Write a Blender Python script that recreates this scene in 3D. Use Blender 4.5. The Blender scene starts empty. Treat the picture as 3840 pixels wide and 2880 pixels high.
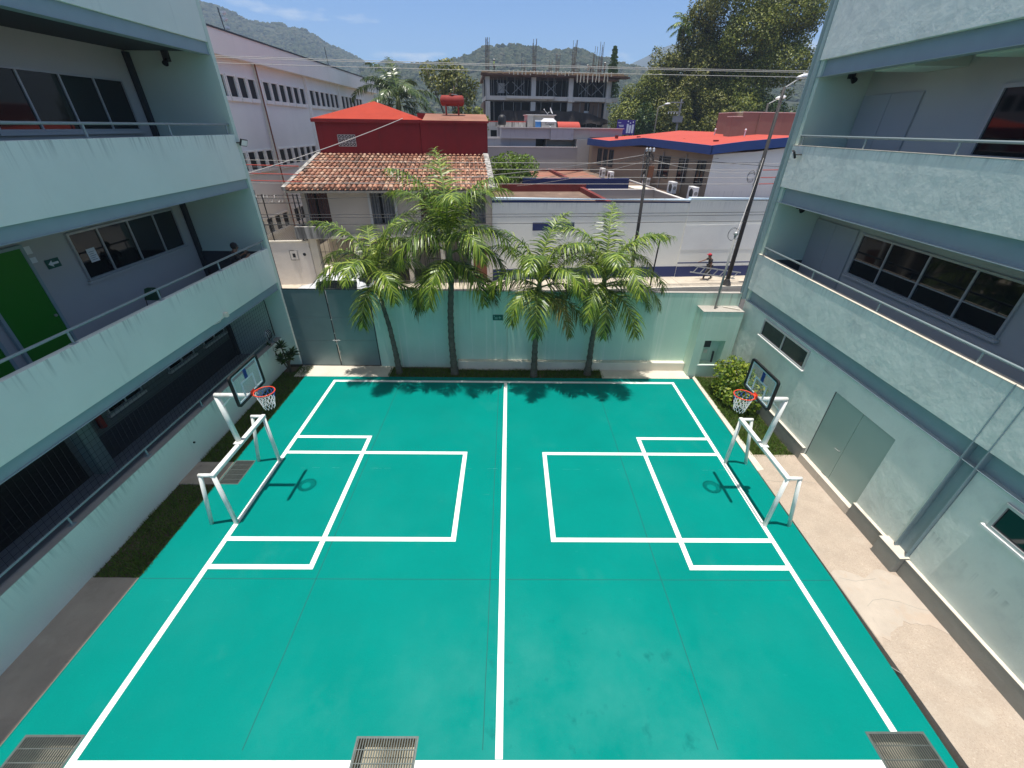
import bpy, bmesh, math, random
from mathutils import Vector, Matrix, noise
RND = random.Random(11)
sc = bpy.context.scene
COL = sc.collection
rad = math.radians

# ------------------------------------------------------------------ camera, sky, sun, exposure
cam_d = bpy.data.cameras.new("camera")
cam = bpy.data.objects.new("camera", cam_d)
COL.objects.link(cam)
RT = Vector((0.99993446, -0.00375856, 0.01081467))
UP = Vector((-0.00722809, 0.52530652, 0.85088237))
FW = Vector((0.00887911, 0.85090477, -0.52524493))
mw = Matrix.Identity(4)
for i in range(3):
    mw[i][0], mw[i][1], mw[i][2] = RT[i], UP[i], -FW[i]
mw[0][3], mw[1][3], mw[2][3] = 0, 0, 8.5
cam.matrix_world = mw
cam_d.sensor_fit = 'HORIZONTAL'
cam_d.sensor_width = 36
cam_d.lens = 1563.008 / 3840 * 36
cam_d.clip_start = 0.05
cam_d.clip_end = 9000
sc.camera = cam

SUN_TO = Vector((-0.045, -0.055, 1)).normalized()
sun_d = bpy.data.lights.new("sun", 'SUN')
sun_d.energy = 4.7
sun_d.angle = rad(0.55)
sun_d.color = (1.0, 0.965, 0.90)
sun = bpy.data.objects.new("sun", sun_d)
sun.rotation_euler = SUN_TO.to_track_quat('Z', 'Y').to_euler()
COL.objects.link(sun)

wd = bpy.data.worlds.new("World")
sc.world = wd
wd.use_nodes = True
wn, wl = wd.node_tree.nodes, wd.node_tree.links
wn.clear()
sky = wn.new("ShaderNodeTexSky")
sky.sky_type = 'NISHITA'
sky.sun_disc = False
sky.sun_elevation = math.asin(SUN_TO.z)
sky.sun_rotation = math.atan2(SUN_TO.x, SUN_TO.y)
sky.altitude = 400
sky.air_density = 1.0
sky.dust_density = 0.3
sky.ozone_density = 3.0
tint = wn.new("ShaderNodeVectorMath"); tint.operation = 'MULTIPLY'
tint.inputs[1].default_value = (.60, .93, 1.28)
tc = wn.new("ShaderNodeTexCoord")
mp = wn.new("ShaderNodeMapping")
mp.inputs['Scale'].default_value = (5, 5, 19)
nz = wn.new("ShaderNodeTexNoise")
nz.inputs['Scale'].default_value = 1.5
nz.inputs['Detail'].default_value = 8
rp = wn.new("ShaderNodeMapRange")
rp.inputs['From Min'].default_value = 0.625
rp.inputs['From Max'].default_value = 0.80
rp.inputs['To Max'].default_value = 0.8
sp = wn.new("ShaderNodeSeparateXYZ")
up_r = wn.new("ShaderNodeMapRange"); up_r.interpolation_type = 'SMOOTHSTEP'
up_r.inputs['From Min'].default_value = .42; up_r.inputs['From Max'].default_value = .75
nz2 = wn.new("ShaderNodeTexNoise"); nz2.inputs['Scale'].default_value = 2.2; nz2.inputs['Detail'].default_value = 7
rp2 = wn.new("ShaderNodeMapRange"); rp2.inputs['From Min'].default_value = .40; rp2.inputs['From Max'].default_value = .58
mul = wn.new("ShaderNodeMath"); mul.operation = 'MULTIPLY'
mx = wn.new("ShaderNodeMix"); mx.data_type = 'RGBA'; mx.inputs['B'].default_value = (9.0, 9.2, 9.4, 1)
mx2 = wn.new("ShaderNodeMix"); mx2.data_type = 'RGBA'; mx2.inputs['B'].default_value = (9.8, 8.5, 6.9, 1)  # unseen warm bright clouds high overhead, added to lift the ambient light
bg = wn.new("ShaderNodeBackground")
bg.inputs['Strength'].default_value = 0.095
wo = wn.new("ShaderNodeOutputWorld")
wl.new(tc.outputs['Generated'], mp.inputs[0]); wl.new(mp.outputs[0], nz.inputs['Vector']); wl.new(nz.outputs['Fac'], rp.inputs['Value'])
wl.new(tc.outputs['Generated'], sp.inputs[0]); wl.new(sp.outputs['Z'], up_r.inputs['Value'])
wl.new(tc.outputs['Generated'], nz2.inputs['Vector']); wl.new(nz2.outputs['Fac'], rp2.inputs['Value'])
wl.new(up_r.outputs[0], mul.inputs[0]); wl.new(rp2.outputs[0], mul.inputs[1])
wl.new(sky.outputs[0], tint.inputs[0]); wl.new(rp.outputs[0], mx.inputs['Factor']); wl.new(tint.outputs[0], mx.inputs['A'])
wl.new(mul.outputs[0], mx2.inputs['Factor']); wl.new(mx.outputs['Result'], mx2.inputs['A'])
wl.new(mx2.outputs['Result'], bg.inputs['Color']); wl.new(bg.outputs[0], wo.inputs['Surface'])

sc.view_settings.view_transform = 'Standard'
sc.view_settings.look = 'None'
sc.view_settings.exposure = 0.36
sc.view_settings.gamma = 1.0
sc.render.engine = 'CYCLES'
sc.cycles.use_denoising = True
sc.cycles.max_bounces = 10
sc.cycles.diffuse_bounces = 5
sc.cycles.transparent_max_bounces = 24
sc.cycles.volume_bounces = 0
sc.cycles.sample_clamp_indirect = 6

# ------------------------------------------------------------------ materials
def M(name, col, rough=.7, var=0., vs=1.2, bump=0., bs=30., bstretch=None, metal=0., spec=.4, streak=0., streak_col=None,
      sscale=(5, 5, .35), sthr=(.52, .75), isl=None, alpha=1., transl=0., spot=None, boxed=None, drip=None):
    m = bpy.data.materials.new(name)
    m.use_nodes = True
    n, l = m.node_tree.nodes, m.node_tree.links
    b = n["Principled BSDF"]
    b.inputs['Roughness'].default_value = rough
    b.inputs['Metallic'].default_value = metal
    b.inputs['Specular IOR Level'].default_value = spec
    b.inputs['Alpha'].default_value = alpha
    geo = n.new("ShaderNodeNewGeometry")
    cur = None
    if isl:
        r = n.new("ShaderNodeValToRGB")
        els = r.color_ramp.elements
        while len(els) < len(isl):
            els.new(.5)
        for k, c in enumerate(isl):
            els[k].position = k / (len(isl) - 1)
            els[k].color = (*c, 1)
        l.new(geo.outputs['Random Per Island'], r.inputs[0])
        cur = r.outputs[0]
    else:
        rgb = n.new("ShaderNodeRGB")
        rgb.outputs[0].default_value = (*col, 1)
        cur = rgb.outputs[0]
    def noise_fac(scale, detail, stretch=None, lo=0., hi=1., tmin=0., tmax=1., rough_=.6):
        t = n.new("ShaderNodeTexNoise")
        t.inputs['Scale'].default_value = scale
        t.inputs['Detail'].default_value = detail
        t.inputs['Roughness'].default_value = rough_
        if stretch:
            v = n.new("ShaderNodeVectorMath"); v.operation = 'MULTIPLY'
            v.inputs[1].default_value = stretch
            l.new(geo.outputs['Position'], v.inputs[0]); l.new(v.outputs[0], t.inputs['Vector'])
        else:
            l.new(geo.outputs['Position'], t.inputs['Vector'])
        r = n.new("ShaderNodeMapRange")
        r.inputs['From Min'].default_value = lo; r.inputs['From Max'].default_value = hi
        r.inputs['To Min'].default_value = tmin; r.inputs['To Max'].default_value = tmax
        l.new(t.outputs['Fac'], r.inputs['Value'])
        return r.outputs[0]
    def mixto(cur, fac, c):
        k = n.new("ShaderNodeMix"); k.data_type = 'RGBA'
        l.new(fac, k.inputs['Factor']); l.new(cur, k.inputs['A'])
        k.inputs['B'].default_value = (*c, 1)
        return k.outputs['Result']
    if var:
        f = noise_fac(vs, 6, None, .25, .75, 1 - var, 1 + var)
        k = n.new("ShaderNodeVectorMath"); k.operation = 'SCALE'
        l.new(cur, k.inputs[0]); l.new(f, k.inputs['Scale'])
        cur = k.outputs[0]
    if streak:
        sc_ = streak_col or tuple(x * .45 for x in col)
        f = noise_fac(1., 5, sscale, sthr[0], sthr[1], 0, streak)
        cur = mixto(cur, f, sc_)
    for s in (spot or []):
        f = noise_fac(s[1], s[2], s[6] if len(s) > 6 else None, s[3], s[4], 0, s[5])
        cur = mixto(cur, f, s[0])
    def ramp(sock, a, c, smooth=True):
        r = n.new("ShaderNodeMapRange"); r.interpolation_type = 'SMOOTHSTEP' if smooth else 'LINEAR'
        r.inputs['From Min'].default_value = a; r.inputs['From Max'].default_value = c
        l.new(sock, r.inputs['Value']); return r.outputs[0]
    def times(p, q, op='MULTIPLY'):
        k = n.new("ShaderNodeMath"); k.operation = op; l.new(p, k.inputs[0])
        if isinstance(q, (int, float)): k.inputs[1].default_value = q
        else: l.new(q, k.inputs[1])
        return k.outputs[0]
    if boxed or drip:
        xyz = n.new("ShaderNodeSeparateXYZ"); l.new(geo.outputs['Position'], xyz.inputs[0])
    for c_, sc2, det, lo, hi, amt, (bx0, bx1, by0, by1, soft) in (boxed or []):
        f = noise_fac(sc2, det, None, lo, hi, 0, amt)
        for ax, a, d in (('X', bx0, bx1), ('Y', by0, by1)):
            f = times(f, ramp(xyz.outputs[ax], a - soft, a + soft)); f = times(f, ramp(xyz.outputs[ax], d + soft, d - soft))
        cur = mixto(cur, f, c_)
    if drip:
        top, period, length, amt, c_ = drip
        k = n.new("ShaderNodeMath"); k.operation = 'SUBTRACT'; k.inputs[0].default_value = top + period * 10; l.new(xyz.outputs['Z'], k.inputs[1])
        d = times(k.outputs[0], period, 'MODULO')
        wob = noise_fac(1., 3, (1.6, 1.6, .01), .3, .7, .25, 1.0)
        d = times(d, wob, 'DIVIDE')
        m_ = ramp(d, length, 0., False)
        f = times(m_, noise_fac(1., 5, (11, 11, .22), .50, .66, 0, amt))
        cur = mixto(cur, f, c_)
    l.new(cur, b.inputs['Base Color'])
    if bump:
        t = n.new("ShaderNodeTexNoise"); t.inputs['Scale'].default_value = bs
        t.inputs['Detail'].default_value = 6; t.inputs['Roughness'].default_value = .62
        if bstretch:
            v = n.new("ShaderNodeVectorMath"); v.operation = 'MULTIPLY'; v.inputs[1].default_value = bstretch
            l.new(geo.outputs['Position'], v.inputs[0]); l.new(v.outputs[0], t.inputs['Vector'])
        else:
            l.new(geo.outputs['Position'], t.inputs['Vector'])
        bp = n.new("ShaderNodeBump"); bp.inputs['Strength'].default_value = 1.0
        bp.inputs['Distance'].default_value = bump
        l.new(t.outputs['Fac'], bp.inputs['Height']); l.new(bp.outputs[0], b.inputs['Normal'])
    if transl:
        tr = n.new("ShaderNodeBsdfTranslucent"); l.new(cur, tr.inputs['Color'])
        ms = n.new("ShaderNodeMixShader"); ms.inputs[0].default_value = transl
        l.new(b.outputs[0], ms.inputs[1]); l.new(tr.outputs[0], ms.inputs[2])
        l.new(ms.outputs[0], n["Material Output"].inputs['Surface'])
    return m

MT = {}
def mk(key, *a, **k):
    MT[key] = M(key, *a, **k)
mk('court', (.0, .200, .170), rough=.6, var=.08, vs=.6, bump=.005, bs=9, spec=.03,
   spot=[((.018, .225, .197), .35, 6, .50, .80, .35), ((.0, .17, .146), .9, 7, .56, .80, .3), ((.03, .30, .27), 4.0, 9, .66, .80, .5, (1, 2.6, 1)), ((.10, .34, .32), 1.3, 10, .68, .80, .3, (1, 3, 1)), ((.0, .15, .128), 38, 5, .48, .72, .28), ((.05, .27, .24), 22, 6, .60, .76, .30, (1, 1.8, 1)), ((.09, .30, .28), .55, 12, .60, .70, .07, (1.4, 1, 1))],
   boxed=[((.045, .25, .228), .7, 7, .38, .75, .5, (-1.6, 4.4, -3, 4.6, 1.2)), ((.004, .145, .13), 2.4, 10, .585, .69, .85, (-.6, 3.3, -3, 4.9, .5)), ((.03, .235, .212), 1.1, 8, .45, .75, .35, (-4.5, -.4, -3, 4.2, 1.0))])
mk('joint', (.003, .10, .09), rough=.8)
mk('pale_joint', (.05, .33, .29), rough=.8)
mk('line_white', (.82, .83, .80), rough=.6, var=.05, vs=3, spot=[((.45, .52, .48), 5, 9, .54, .74, .55), ((.50, .52, .48), 30, 5, .50, .75, .3), ((.12, .32, .28), 14, 9, .67, .74, .7)])
mk('mint_smooth', (.68, .74, .67), drip=(4.72, 3.48, .62, .65, (.30, .35, .32)), rough=.75, var=.05, vs=.8, bump=.004, bs=24, streak=.35, sscale=(3.2, 3.2, .28), sthr=(.60, .82), streak_col=(.28, .35, .33))
mk('mint_rough', (.69, .74, .68), drip=(4.77, 3.33, .5, .5, (.33, .38, .36)), rough=.8, var=.07, vs=1.1, bump=.02, bs=3.2, bstretch=(1, 1, .8), spot=[((.42, .46, .45), 1.9, 10, .50, .80, .5), ((.62, .68, .66), 2.2, 8, .60, .8, .4)])
mk('mint_wall', (.55, .71, .59), rough=.75, var=.07, vs=.6, bump=.004, bs=20, streak=.95, sscale=(6.5, 6.5, .10), sthr=(.55, .70), drip=(3.25, 3.3, 2.0, .5, (.30, .36, .28)), streak_col=(.72, .78, .69))
mk('mint_inner', (.56, .66, .57), rough=.7, var=.03)
mk('steel_paint', (.25, .325, .35), rough=.5, var=.06, vs=2, spec=.45, spot=[((.13, .08, .05), 2.4, 8, .68, .80, .55)])
mk('steel_dark', (.035, .04, .045), rough=.5)
mk('steel_light', (.30, .39, .40), rough=.5, var=.05)
mk('rail', (.26, .32, .33), rough=.45)
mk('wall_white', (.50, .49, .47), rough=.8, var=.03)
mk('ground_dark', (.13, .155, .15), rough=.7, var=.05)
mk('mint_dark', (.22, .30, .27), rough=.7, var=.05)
mk('door_grey', (.40, .41, .42), rough=.55, var=.02)
mk('door_mint', (.33, .42, .38), rough=.45, var=.04, spot=[((.42, .38, .30), 1.2, 5, .6, .85, .25)])
mk('door_green', (.012, .20, .006), rough=.5)
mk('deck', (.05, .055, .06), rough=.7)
mk('floor_tile', (.30, .30, .31), rough=.5)
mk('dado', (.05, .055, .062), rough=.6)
mk('alu', (.45, .46, .46), rough=.4, metal=.3)
mk('glass', (.008, .010, .012), rough=.04, spec=.5)
mk('concrete', (.40, .37, .33), rough=.9, var=.14, vs=1.5, bump=.006, bs=14, spot=[((.20, .18, .15), 2.2, 8, .6, .8, .45)])
mk('aggregate', (.42, .345, .275), rough=.95, var=.12, vs=2.5, bump=.006, bs=45, spot=[((.30, .23, .18), 42, 3, .48, .68, .6), ((.62, .54, .45), 26, 3, .60, .72, .5), ((.36, .30, .24), 1.1, 8, .52, .75, .5), ((.55, .49, .41), .8, 8, .55, .72, .5)])
mk('patch', (.45, .385, .32), rough=.95, var=.12, vs=2, bump=.006, bs=12, spot=[((.45, .35, .27), 1.6, 7, .52, .60, .6), ((.30, .26, .22), 5, 8, .62, .7, .4)])
mk('concrete_pale', (.62, .56, .47), rough=.9, var=.12, vs=1.6, bump=.005, bs=16, spot=[((.40, .34, .26), 3, 8, .58, .74, .45)])
mk('concrete_path', (.38, .315, .25), rough=.9, var=.16, vs=1.2, bump=.006, bs=14, spot=[((.20, .165, .135), 1.3, 9, .50, .75, .6), ((.45, .39, .32), 2.2, 8, .58, .78, .4), ((.12, .10, .09), 3, 9, .64, .76, .5)])
mk('plinth', (.27, .27, .24), rough=.9, var=.1, vs=2, bump=.01, bs=8)
mk('white_paint', (.76, .76, .73), rough=.45, var=.05, vs=4, spot=[((.45, .42, .37), 5, 9, .56, .74, .55), ((.22, .10, .05), 11, 8, .70, .76, .8)])
mk('soil', (.10, .075, .05), rough=1, var=.3, vs=3)
mk('grass', (.05, .09, .02), rough=.9, isl=[(.045, .09, .012), (.10, .19, .022), (.08, .15, .018), (.15, .20, .035)], transl=.2)
mk('palm_leaf', (.1, .2, .03), rough=.36, spec=.5, isl=[(.022, .050, .008), (.065, .130, .012), (.17, .27, .022), (.40, .48, .07)], transl=.2)
mk('palm_deep', (.05, .1, .02), rough=.32, spec=.5, isl=[(.018, .038, .010), (.04, .075, .016), (.075, .12, .025), (.15, .20, .06)], transl=.15)
mk('palm_leaf_old', (.2, .2, .04), rough=.6, isl=[(.10, .15, .03), (.17, .19, .035), (.26, .21, .06), (.09, .13, .03)], transl=.3)
mk('palm_rib', (.16, .22, .05), rough=.5)
mk('palm_trunk', (.135, .115, .09), rough=.9, var=.25, vs=5, bump=.02, bs=7, bstretch=(1, 1, 6), spot=[((.07, .055, .04), 4, 6, .5, .62, .6, (1, 1, 5))])
mk('palm_sheath', (.16, .19, .07), rough=.6, var=.2, vs=4)
mk('leaf_bright', (.2, .2, .03), rough=.45, isl=[(.09, .15, .015), (.14, .22, .02), (.22, .29, .025), (.38, .40, .05)], transl=.3)
mk('leaf_lime', (.2, .2, .03), rough=.5, isl=[(.07, .14, .012), (.12, .21, .018), (.19, .28, .025), (.10, .17, .015)], transl=.3)
mk('leaf_dark', (.05, .08, .02), rough=.5, isl=[(.035, .050, .010), (.09, .11, .016), (.18, .19, .03), (.34, .32, .08)], transl=.25)
mk('leaf_mid', (.05, .08, .02), rough=.5, isl=[(.045, .075, .012), (.11, .145, .02), (.21, .24, .03), (.36, .37, .08)], transl=.25)
mk('leaf_deep', (.05, .08, .02), rough=.5, isl=[(.02, .05, .012), (.04, .08, .018), (.07, .12, .022)], transl=.2)
mk('bark', (.12, .09, .065), rough=1, var=.2, vs=3)
mk('forest', (.04, .06, .02), rough=1, isl=[(.020, .032, .014), (.032, .046, .018), (.048, .060, .024), (.075, .072, .04)])
mk('hill', (.035, .042, .02), rough=1, var=.3, vs=.05)
mk('asphalt', (.075, .072, .07), rough=.9, var=.15, vs=.7, bump=.004, bs=40)
mk('sidewalk', (.52, .45, .36), rough=.9, var=.14, vs=1.2, bump=.004, bs=14, spot=[((.34, .28, .2), 2.5, 8, .55, .72, .5)])
mk('earth', (.13, .11, .08), rough=1, var=.2, vs=.1)
mk('gate', (.19, .245, .25), rough=.38, metal=.25, var=.1, vs=1.2, spec=.5, streak=.25, sscale=(6, 6, .12), sthr=(.58, .75), streak_col=(.20, .27, .27), bump=.01, bs=1.1)
mk('galv', (.42, .43, .42), rough=.45, metal=.5)
mk('black', (.012, .012, .013), rough=.5)
mk('black_rubber', (.02, .02, .02), rough=.8)
mk('orange', (.75, .07, .03), rough=.4)
mk('net_white', (.8, .8, .78), rough=.8)
mk('net_blue', (.03, .10, .35), rough=.8)
mk('board', (.45, .58, .60), rough=.1, spec=.5, alpha=.16)
mk('board_line', (.55, .66, .68), rough=.4)
mk('board_blue', (.015, .04, .22), rough=.4)
mk('pit', (.36, .33, .25), rough=1, var=.3, vs=4)
mk('bar_steel', (.10, .12, .115), rough=.55, metal=.4, var=.2, vs=12)
mk('sign_green', (.006, .10, .075), rough=.4)
mk('sign_mark', (.30, .60, .52), rough=.5)
mk('paper', (.8, .81, .82), rough=.7)
mk('ink', (.08, .12, .16), rough=.7)
mk('tile', (.4, .16, .08), rough=.85, isl=[(.12, .08, .06), (.32, .145, .09), (.45, .235, .15), (.50, .34, .24), (.36, .17, .11), (.30, .14, .09), (.20, .13, .095)], bump=.006, bs=18, var=.2, vs=3)
mk('tile_mortar', (.30, .27, .22), rough=1, var=.2, vs=3)
mk('pinkish', (.87, .84, .75), rough=.85, var=.05, vs=.5, bump=.003, bs=8, streak=.25, sscale=(1.5, 1.5, .2), sthr=(.6, .8), streak_col=(.40, .34, .32))
mk('red_wall', (.20, .009, .011), rough=.75, var=.16, vs=.8, streak=.5, sscale=(2.5, 2.5, .25), sthr=(.56, .78), streak_col=(.10, .012, .012))
mk('red_roof', (.35, .05, .03), spec=.1, rough=.85, var=.12, vs=1.2, spot=[((.35, .06, .04), 2, 7, .58, .75, .4)])
mk('brown_roof', (.26, .12, .08), rough=.95, var=.25, vs=.8, spot=[((.5, .10, .06), .6, 6, .60, .72, .6)])
mk('brown_block', (.25, .165, .125), rough=.95, var=.1, vs=.9, streak=.35, sscale=(2.5, 2.5, .4), sthr=(.6, .8))
mk('stained_roof', (.17, .115, .085), rough=.95, var=.3, vs=.9, spot=[((.42, .36, .3), 1.3, 8, .64, .75, .5)])
mk('tan_wall', (.29, .22, .155), rough=.85, var=.06)
mk('mosaic', (.76, .70, .64), rough=.6, var=.05, vs=4, bump=.01, bs=8)
mk('house_wall', (.52, .45, .38), rough=.85, var=.07, vs=1)
mk('cream', (.72, .66, .55), rough=.8, var=.08, vs=2)
mk('stained_concrete', (.42, .40, .37), rough=.95, var=.15, vs=2, streak=.85, sscale=(4.5, 4.5, .5), sthr=(.42, .62), streak_col=(.07, .065, .06))
mk('curtain_red', (.20, .10, .085), rough=.9, var=.3, vs=6)
mk('curtain_grey', (.27, .27, .28), rough=.9, var=.3, vs=6)
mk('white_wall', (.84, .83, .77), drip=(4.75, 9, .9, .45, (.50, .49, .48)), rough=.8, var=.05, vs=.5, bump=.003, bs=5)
mk('white_wall_new', (.85, .84, .80), rough=.8, var=.06, vs=.8)
mk('coping', (.66, .78, .86), rough=.5)
mk('navy', (.022, .035, .13), rough=.6, var=.06)
mk('navy_bright', (.022, .055, .20), rough=.5, var=.1, vs=.7, spot=[((.10, .16, .34), 2, 8, .66, .78, .35)])
mk('red_parapet', (.17, .03, .025), rough=.9, var=.25, vs=1)
mk('coral_roof', (.44, .085, .065), spec=.1, rough=.85, var=.08, vs=.5)
mk('grey_wall', (.36, .345, .32), rough=.85, var=.06, vs=.5)
mk('grey_blue', (.38, .38, .40), rough=.85, var=.05, vs=.5, streak=.4, sscale=(2.4, 2.4, .3), sthr=(.58, .8), streak_col=(.16, .16, .17))
mk('grey_pink', (.42, .36, .37), rough=.85, var=.04)
mk('coping_grey', (.60, .57, .54), rough=.8)
mk('raw_concrete', (.58, .54, .49), rough=.95, var=.12, vs=.5, streak=.6, sscale=(1.3, 1.3, .12), sthr=(.55, .7), streak_col=(.14, .125, .11))
mk('dark_in', (.02, .018, .016), rough=1)
mk('timber', (.42, .28, .16), rough=.9, var=.2, vs=3)
mk('timber_dark', (.13, .07, .05), rough=.9, var=.3, vs=1)
mk('timber_pale', (.72, .65, .50), rough=.9)
mk('rebar', (.10, .065, .05), rough=.8)
mk('net_black', (.035, .028, .027), rough=1, var=.3, vs=.8)
mk('tank_red', (.25, .03, .022), rough=.8, var=.2, vs=3)
mk('car_white', (.80, .81, .82), rough=.25, spec=.6)
mk('rust', (.22, .09, .05), rough=.9, var=.2, vs=4)
mk('pole_dark', (.045, .042, .04), rough=.7, var=.15, vs=3)
mk('pole_grey', (.27, .27, .26), rough=.8, var=.1)
mk('wire_pale', (.42, .40, .37), rough=.7)
mk('wire_dark', (.05, .05, .05), rough=.7)
mk('wire_red', (.45, .07, .05), rough=.6)
mk('lamp_white', (.75, .75, .75), rough=.4)
mk('skin', (.20, .105, .065), rough=.6)
mk('shirt_dark', (.035, .033, .035), rough=.9)
mk('shirt_hivis', (.35, .55, .08), rough=.9)
mk('trousers', (.05, .047, .045), rough=.9, var=.4, vs=9)
mk('cap_red', (.50, .03, .045), rough=.8)
mk('hair', (.012, .009, .008), rough=.7)
mk('shoe', (.25, .22, .18), rough=.8)
mk('helmet', (.75, .76, .72), rough=.4)
mk('billboard', (.05, .02, .22), rough=.5)
mk('billboard_white', (.7, .68, .75), rough=.5)
mk('plastic_green', (.012, .075, .03), rough=.45)
mk('yellow', (.6, .45, .05), rough=.6)
mk('blue_plastic', (.04, .17, .42), rough=.5)

# ------------------------------------------------------------------ mesh builder and object helpers
TH = rad(5.4)                                   # the street runs 5.4 degrees off the court
SU = Vector((math.cos(TH), math.sin(TH), 0)); SV = Vector((-math.sin(TH), math.cos(TH), 0)); SO = Vector((0, 26.22, 0))
OFF = {}
def root_of(o):
    while o.parent: o = o.parent
    return o

class MB:
    def __init__(s): s.v = []; s.f = []
    def add(s, vs, fs):
        o = len(s.v); s.v += [Vector(p) for p in vs]; s.f += [tuple(i + o for i in f) for f in fs]; return s
    def box(s, x0, x1, y0, y1, z0, z1):
        return s.add([(x0, y0, z0), (x1, y0, z0), (x1, y1, z0), (x0, y1, z0), (x0, y0, z1), (x1, y0, z1), (x1, y1, z1), (x0, y1, z1)],
                     [(0, 3, 2, 1), (4, 5, 6, 7), (0, 1, 5, 4), (1, 2, 6, 5), (2, 3, 7, 6), (3, 0, 4, 7)])
    def beam(s, p0, p1, w, h, up=Vector((0, 0, 1))):
        p0, p1 = Vector(p0), Vector(p1); d = (p1 - p0).normalized(); a = d.cross(up)
        if a.length < 1e-4: a = d.cross(Vector((0, 1, 0)))
        a.normalize(); b = a.cross(d).normalized(); a = a * w / 2; b = b * h / 2
        return s.add([p0 - a - b, p0 + a - b, p0 + a + b, p0 - a + b, p1 - a - b, p1 + a - b, p1 + a + b, p1 - a + b],
                     [(3, 2, 1, 0), (4, 5, 6, 7), (0, 1, 5, 4), (1, 2, 6, 5), (2, 3, 7, 6), (3, 0, 4, 7)])
    def tube(s, pts, r, n=8, cap=True, closed=False):
        pts = [Vector(p) for p in pts]; k = len(pts); rs = r if isinstance(r, (list, tuple)) else [r] * k
        o = len(s.v); ref = None
        for i, p in enumerate(pts):
            a = pts[(i - 1) % k] if (closed or i > 0) else p
            b = pts[(i + 1) % k] if (closed or i < k - 1) else p
            d = (b - a).normalized()
            if ref is None:
                ref = d.cross(Vector((0, 0, 1)))
                if ref.length < 1e-3: ref = d.cross(Vector((0, 1, 0)))
            ref = (ref - d * ref.dot(d)).normalized(); q = d.cross(ref)
            for j in range(n):
                t = 2 * math.pi * j / n
                s.v.append(p + (ref * math.cos(t) + q * math.sin(t)) * rs[i])
        for i in range(k if closed else k - 1):
            i2 = (i + 1) % k
            for j in range(n):
                s.f.append((o + i * n + j, o + i * n + (j + 1) % n, o + i2 * n + (j + 1) % n, o + i2 * n + j))
        if cap and not closed:
            s.f.append(tuple(o + j for j in reversed(range(n)))); s.f.append(tuple(o + (k - 1) * n + j for j in range(n)))
        return s
    def lathe(s, c, prof, n=20, sx=1., sy=1.):
        c = Vector(c); o = len(s.v)
        for r, z in prof:
            for j in range(n):
                t = 2 * math.pi * j / n
                s.v.append(c + Vector((r * math.cos(t) * sx, r * math.sin(t) * sy, z)))
        for i in range(len(prof) - 1):
            for j in range(n):
                s.f.append((o + i * n + j, o + i * n + (j + 1) % n, o + (i + 1) * n + (j + 1) % n, o + (i + 1) * n + j))
        s.f.append(tuple(o + j for j in reversed(range(n)))); s.f.append(tuple(o + (len(prof) - 1) * n + j for j in range(n)))
        return s
    def ball(s, c, r, n=10, m=7, sc_=(1, 1, 1)):
        pr = []
        c = Vector(c); o = len(s.v)
        for i in range(m + 1):
            a = math.pi * (i / m - .5)
            for j in range(n):
                t = 2 * math.pi * j / n
                s.v.append(c + Vector((math.cos(a) * math.cos(t) * r * sc_[0], math.cos(a) * math.sin(t) * r * sc_[1], math.sin(a) * r * sc_[2])))
        for i in range(m):
            for j in range(n):
                s.f.append((o + i * n + j, o + i * n + (j + 1) % n, o + (i + 1) * n + (j + 1) % n, o + (i + 1) * n + j))
        return s
    def poly(s, pts, th=None):
        """a planar outline given as 3-D points; with th = a vector it becomes a prism"""
        k = len(pts)
        if th is None: return s.add(pts, [tuple(range(k))])
        th = Vector(th); a = [Vector(p) for p in pts]; b = [p + th for p in a]
        return s.add(a + b, [tuple(reversed(range(k))), tuple(range(k, 2 * k))] + [(i, (i + 1) % k, k + (i + 1) % k, k + i) for i in range(k)])
    def mesh(s, name, mat, off, smooth=False):
        me = bpy.data.meshes.new(name)
        me.from_pydata([p - off for p in s.v], [], s.f)
        me.materials.append(MT[mat] if isinstance(mat, str) else mat)
        if smooth:
            me.polygons.foreach_set("use_smooth", [True] * len(me.polygons))
        me.update()
        return me
    def part(s, name, mat, parent, smooth=False, bevel=0., label=None):
        off = OFF[root_of(parent).name]
        o = bpy.data.objects.new(name, s.mesh(name, mat, off, smooth)); COL.objects.link(o); o.parent = parent
        if label: o['label'] = label
        if bevel: bev(o, bevel)
        return o
    def solo(s, name, mat, label=None, cat=None, group=None, kind=None, loc=(0, 0, 0), street=False, smooth=False, bevel=0.):
        off = Vector(loc)
        o = bpy.data.objects.new(name, s.mesh(name, mat, off, smooth)); COL.objects.link(o)
        place(o, off, street); props(o, label, cat, group, kind)
        if bevel: bev(o, bevel)
        return o

def bev(o, w):
    b = o.modifiers.new("bevel", 'BEVEL'); b.width = w; b.segments = 2; b.limit_method = 'ANGLE'; b.angle_limit = rad(50)
def props(o, label=None, cat=None, group=None, kind=None):
    if label: o['label'] = label
    if cat: o['category'] = cat
    if group: o['group'] = group
    if kind: o['kind'] = kind
def place(o, off, street):
    if street:
        o.location = SO + SU * off.x + SV * off.y + Vector((0, 0, off.z)); o.rotation_euler = (0, 0, TH)
    else:
        o.location = off
def thing(name, label, cat, loc=(0, 0, 0), group=None, street=False):
    o = bpy.data.objects.new(name, None); COL.objects.link(o); o.empty_display_size = .3
    OFF[o.name] = Vector(loc); place(o, Vector(loc), street); props(o, label, cat, group)
    return o
def clone(root, loc, rz=None, label=None):
    r = root.copy(); COL.objects.link(r); r.location = loc
    if rz is not None: r.rotation_euler = (0, 0, rz)
    if label: r['label'] = label
    OFF[r.name] = OFF.get(root.name, Vector())
    for ch in list(root.children):
        c = ch.copy(); COL.objects.link(c); c.parent = r
        for g in list(ch.children):
            d = g.copy(); COL.objects.link(d); d.parent = c
    return r
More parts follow.
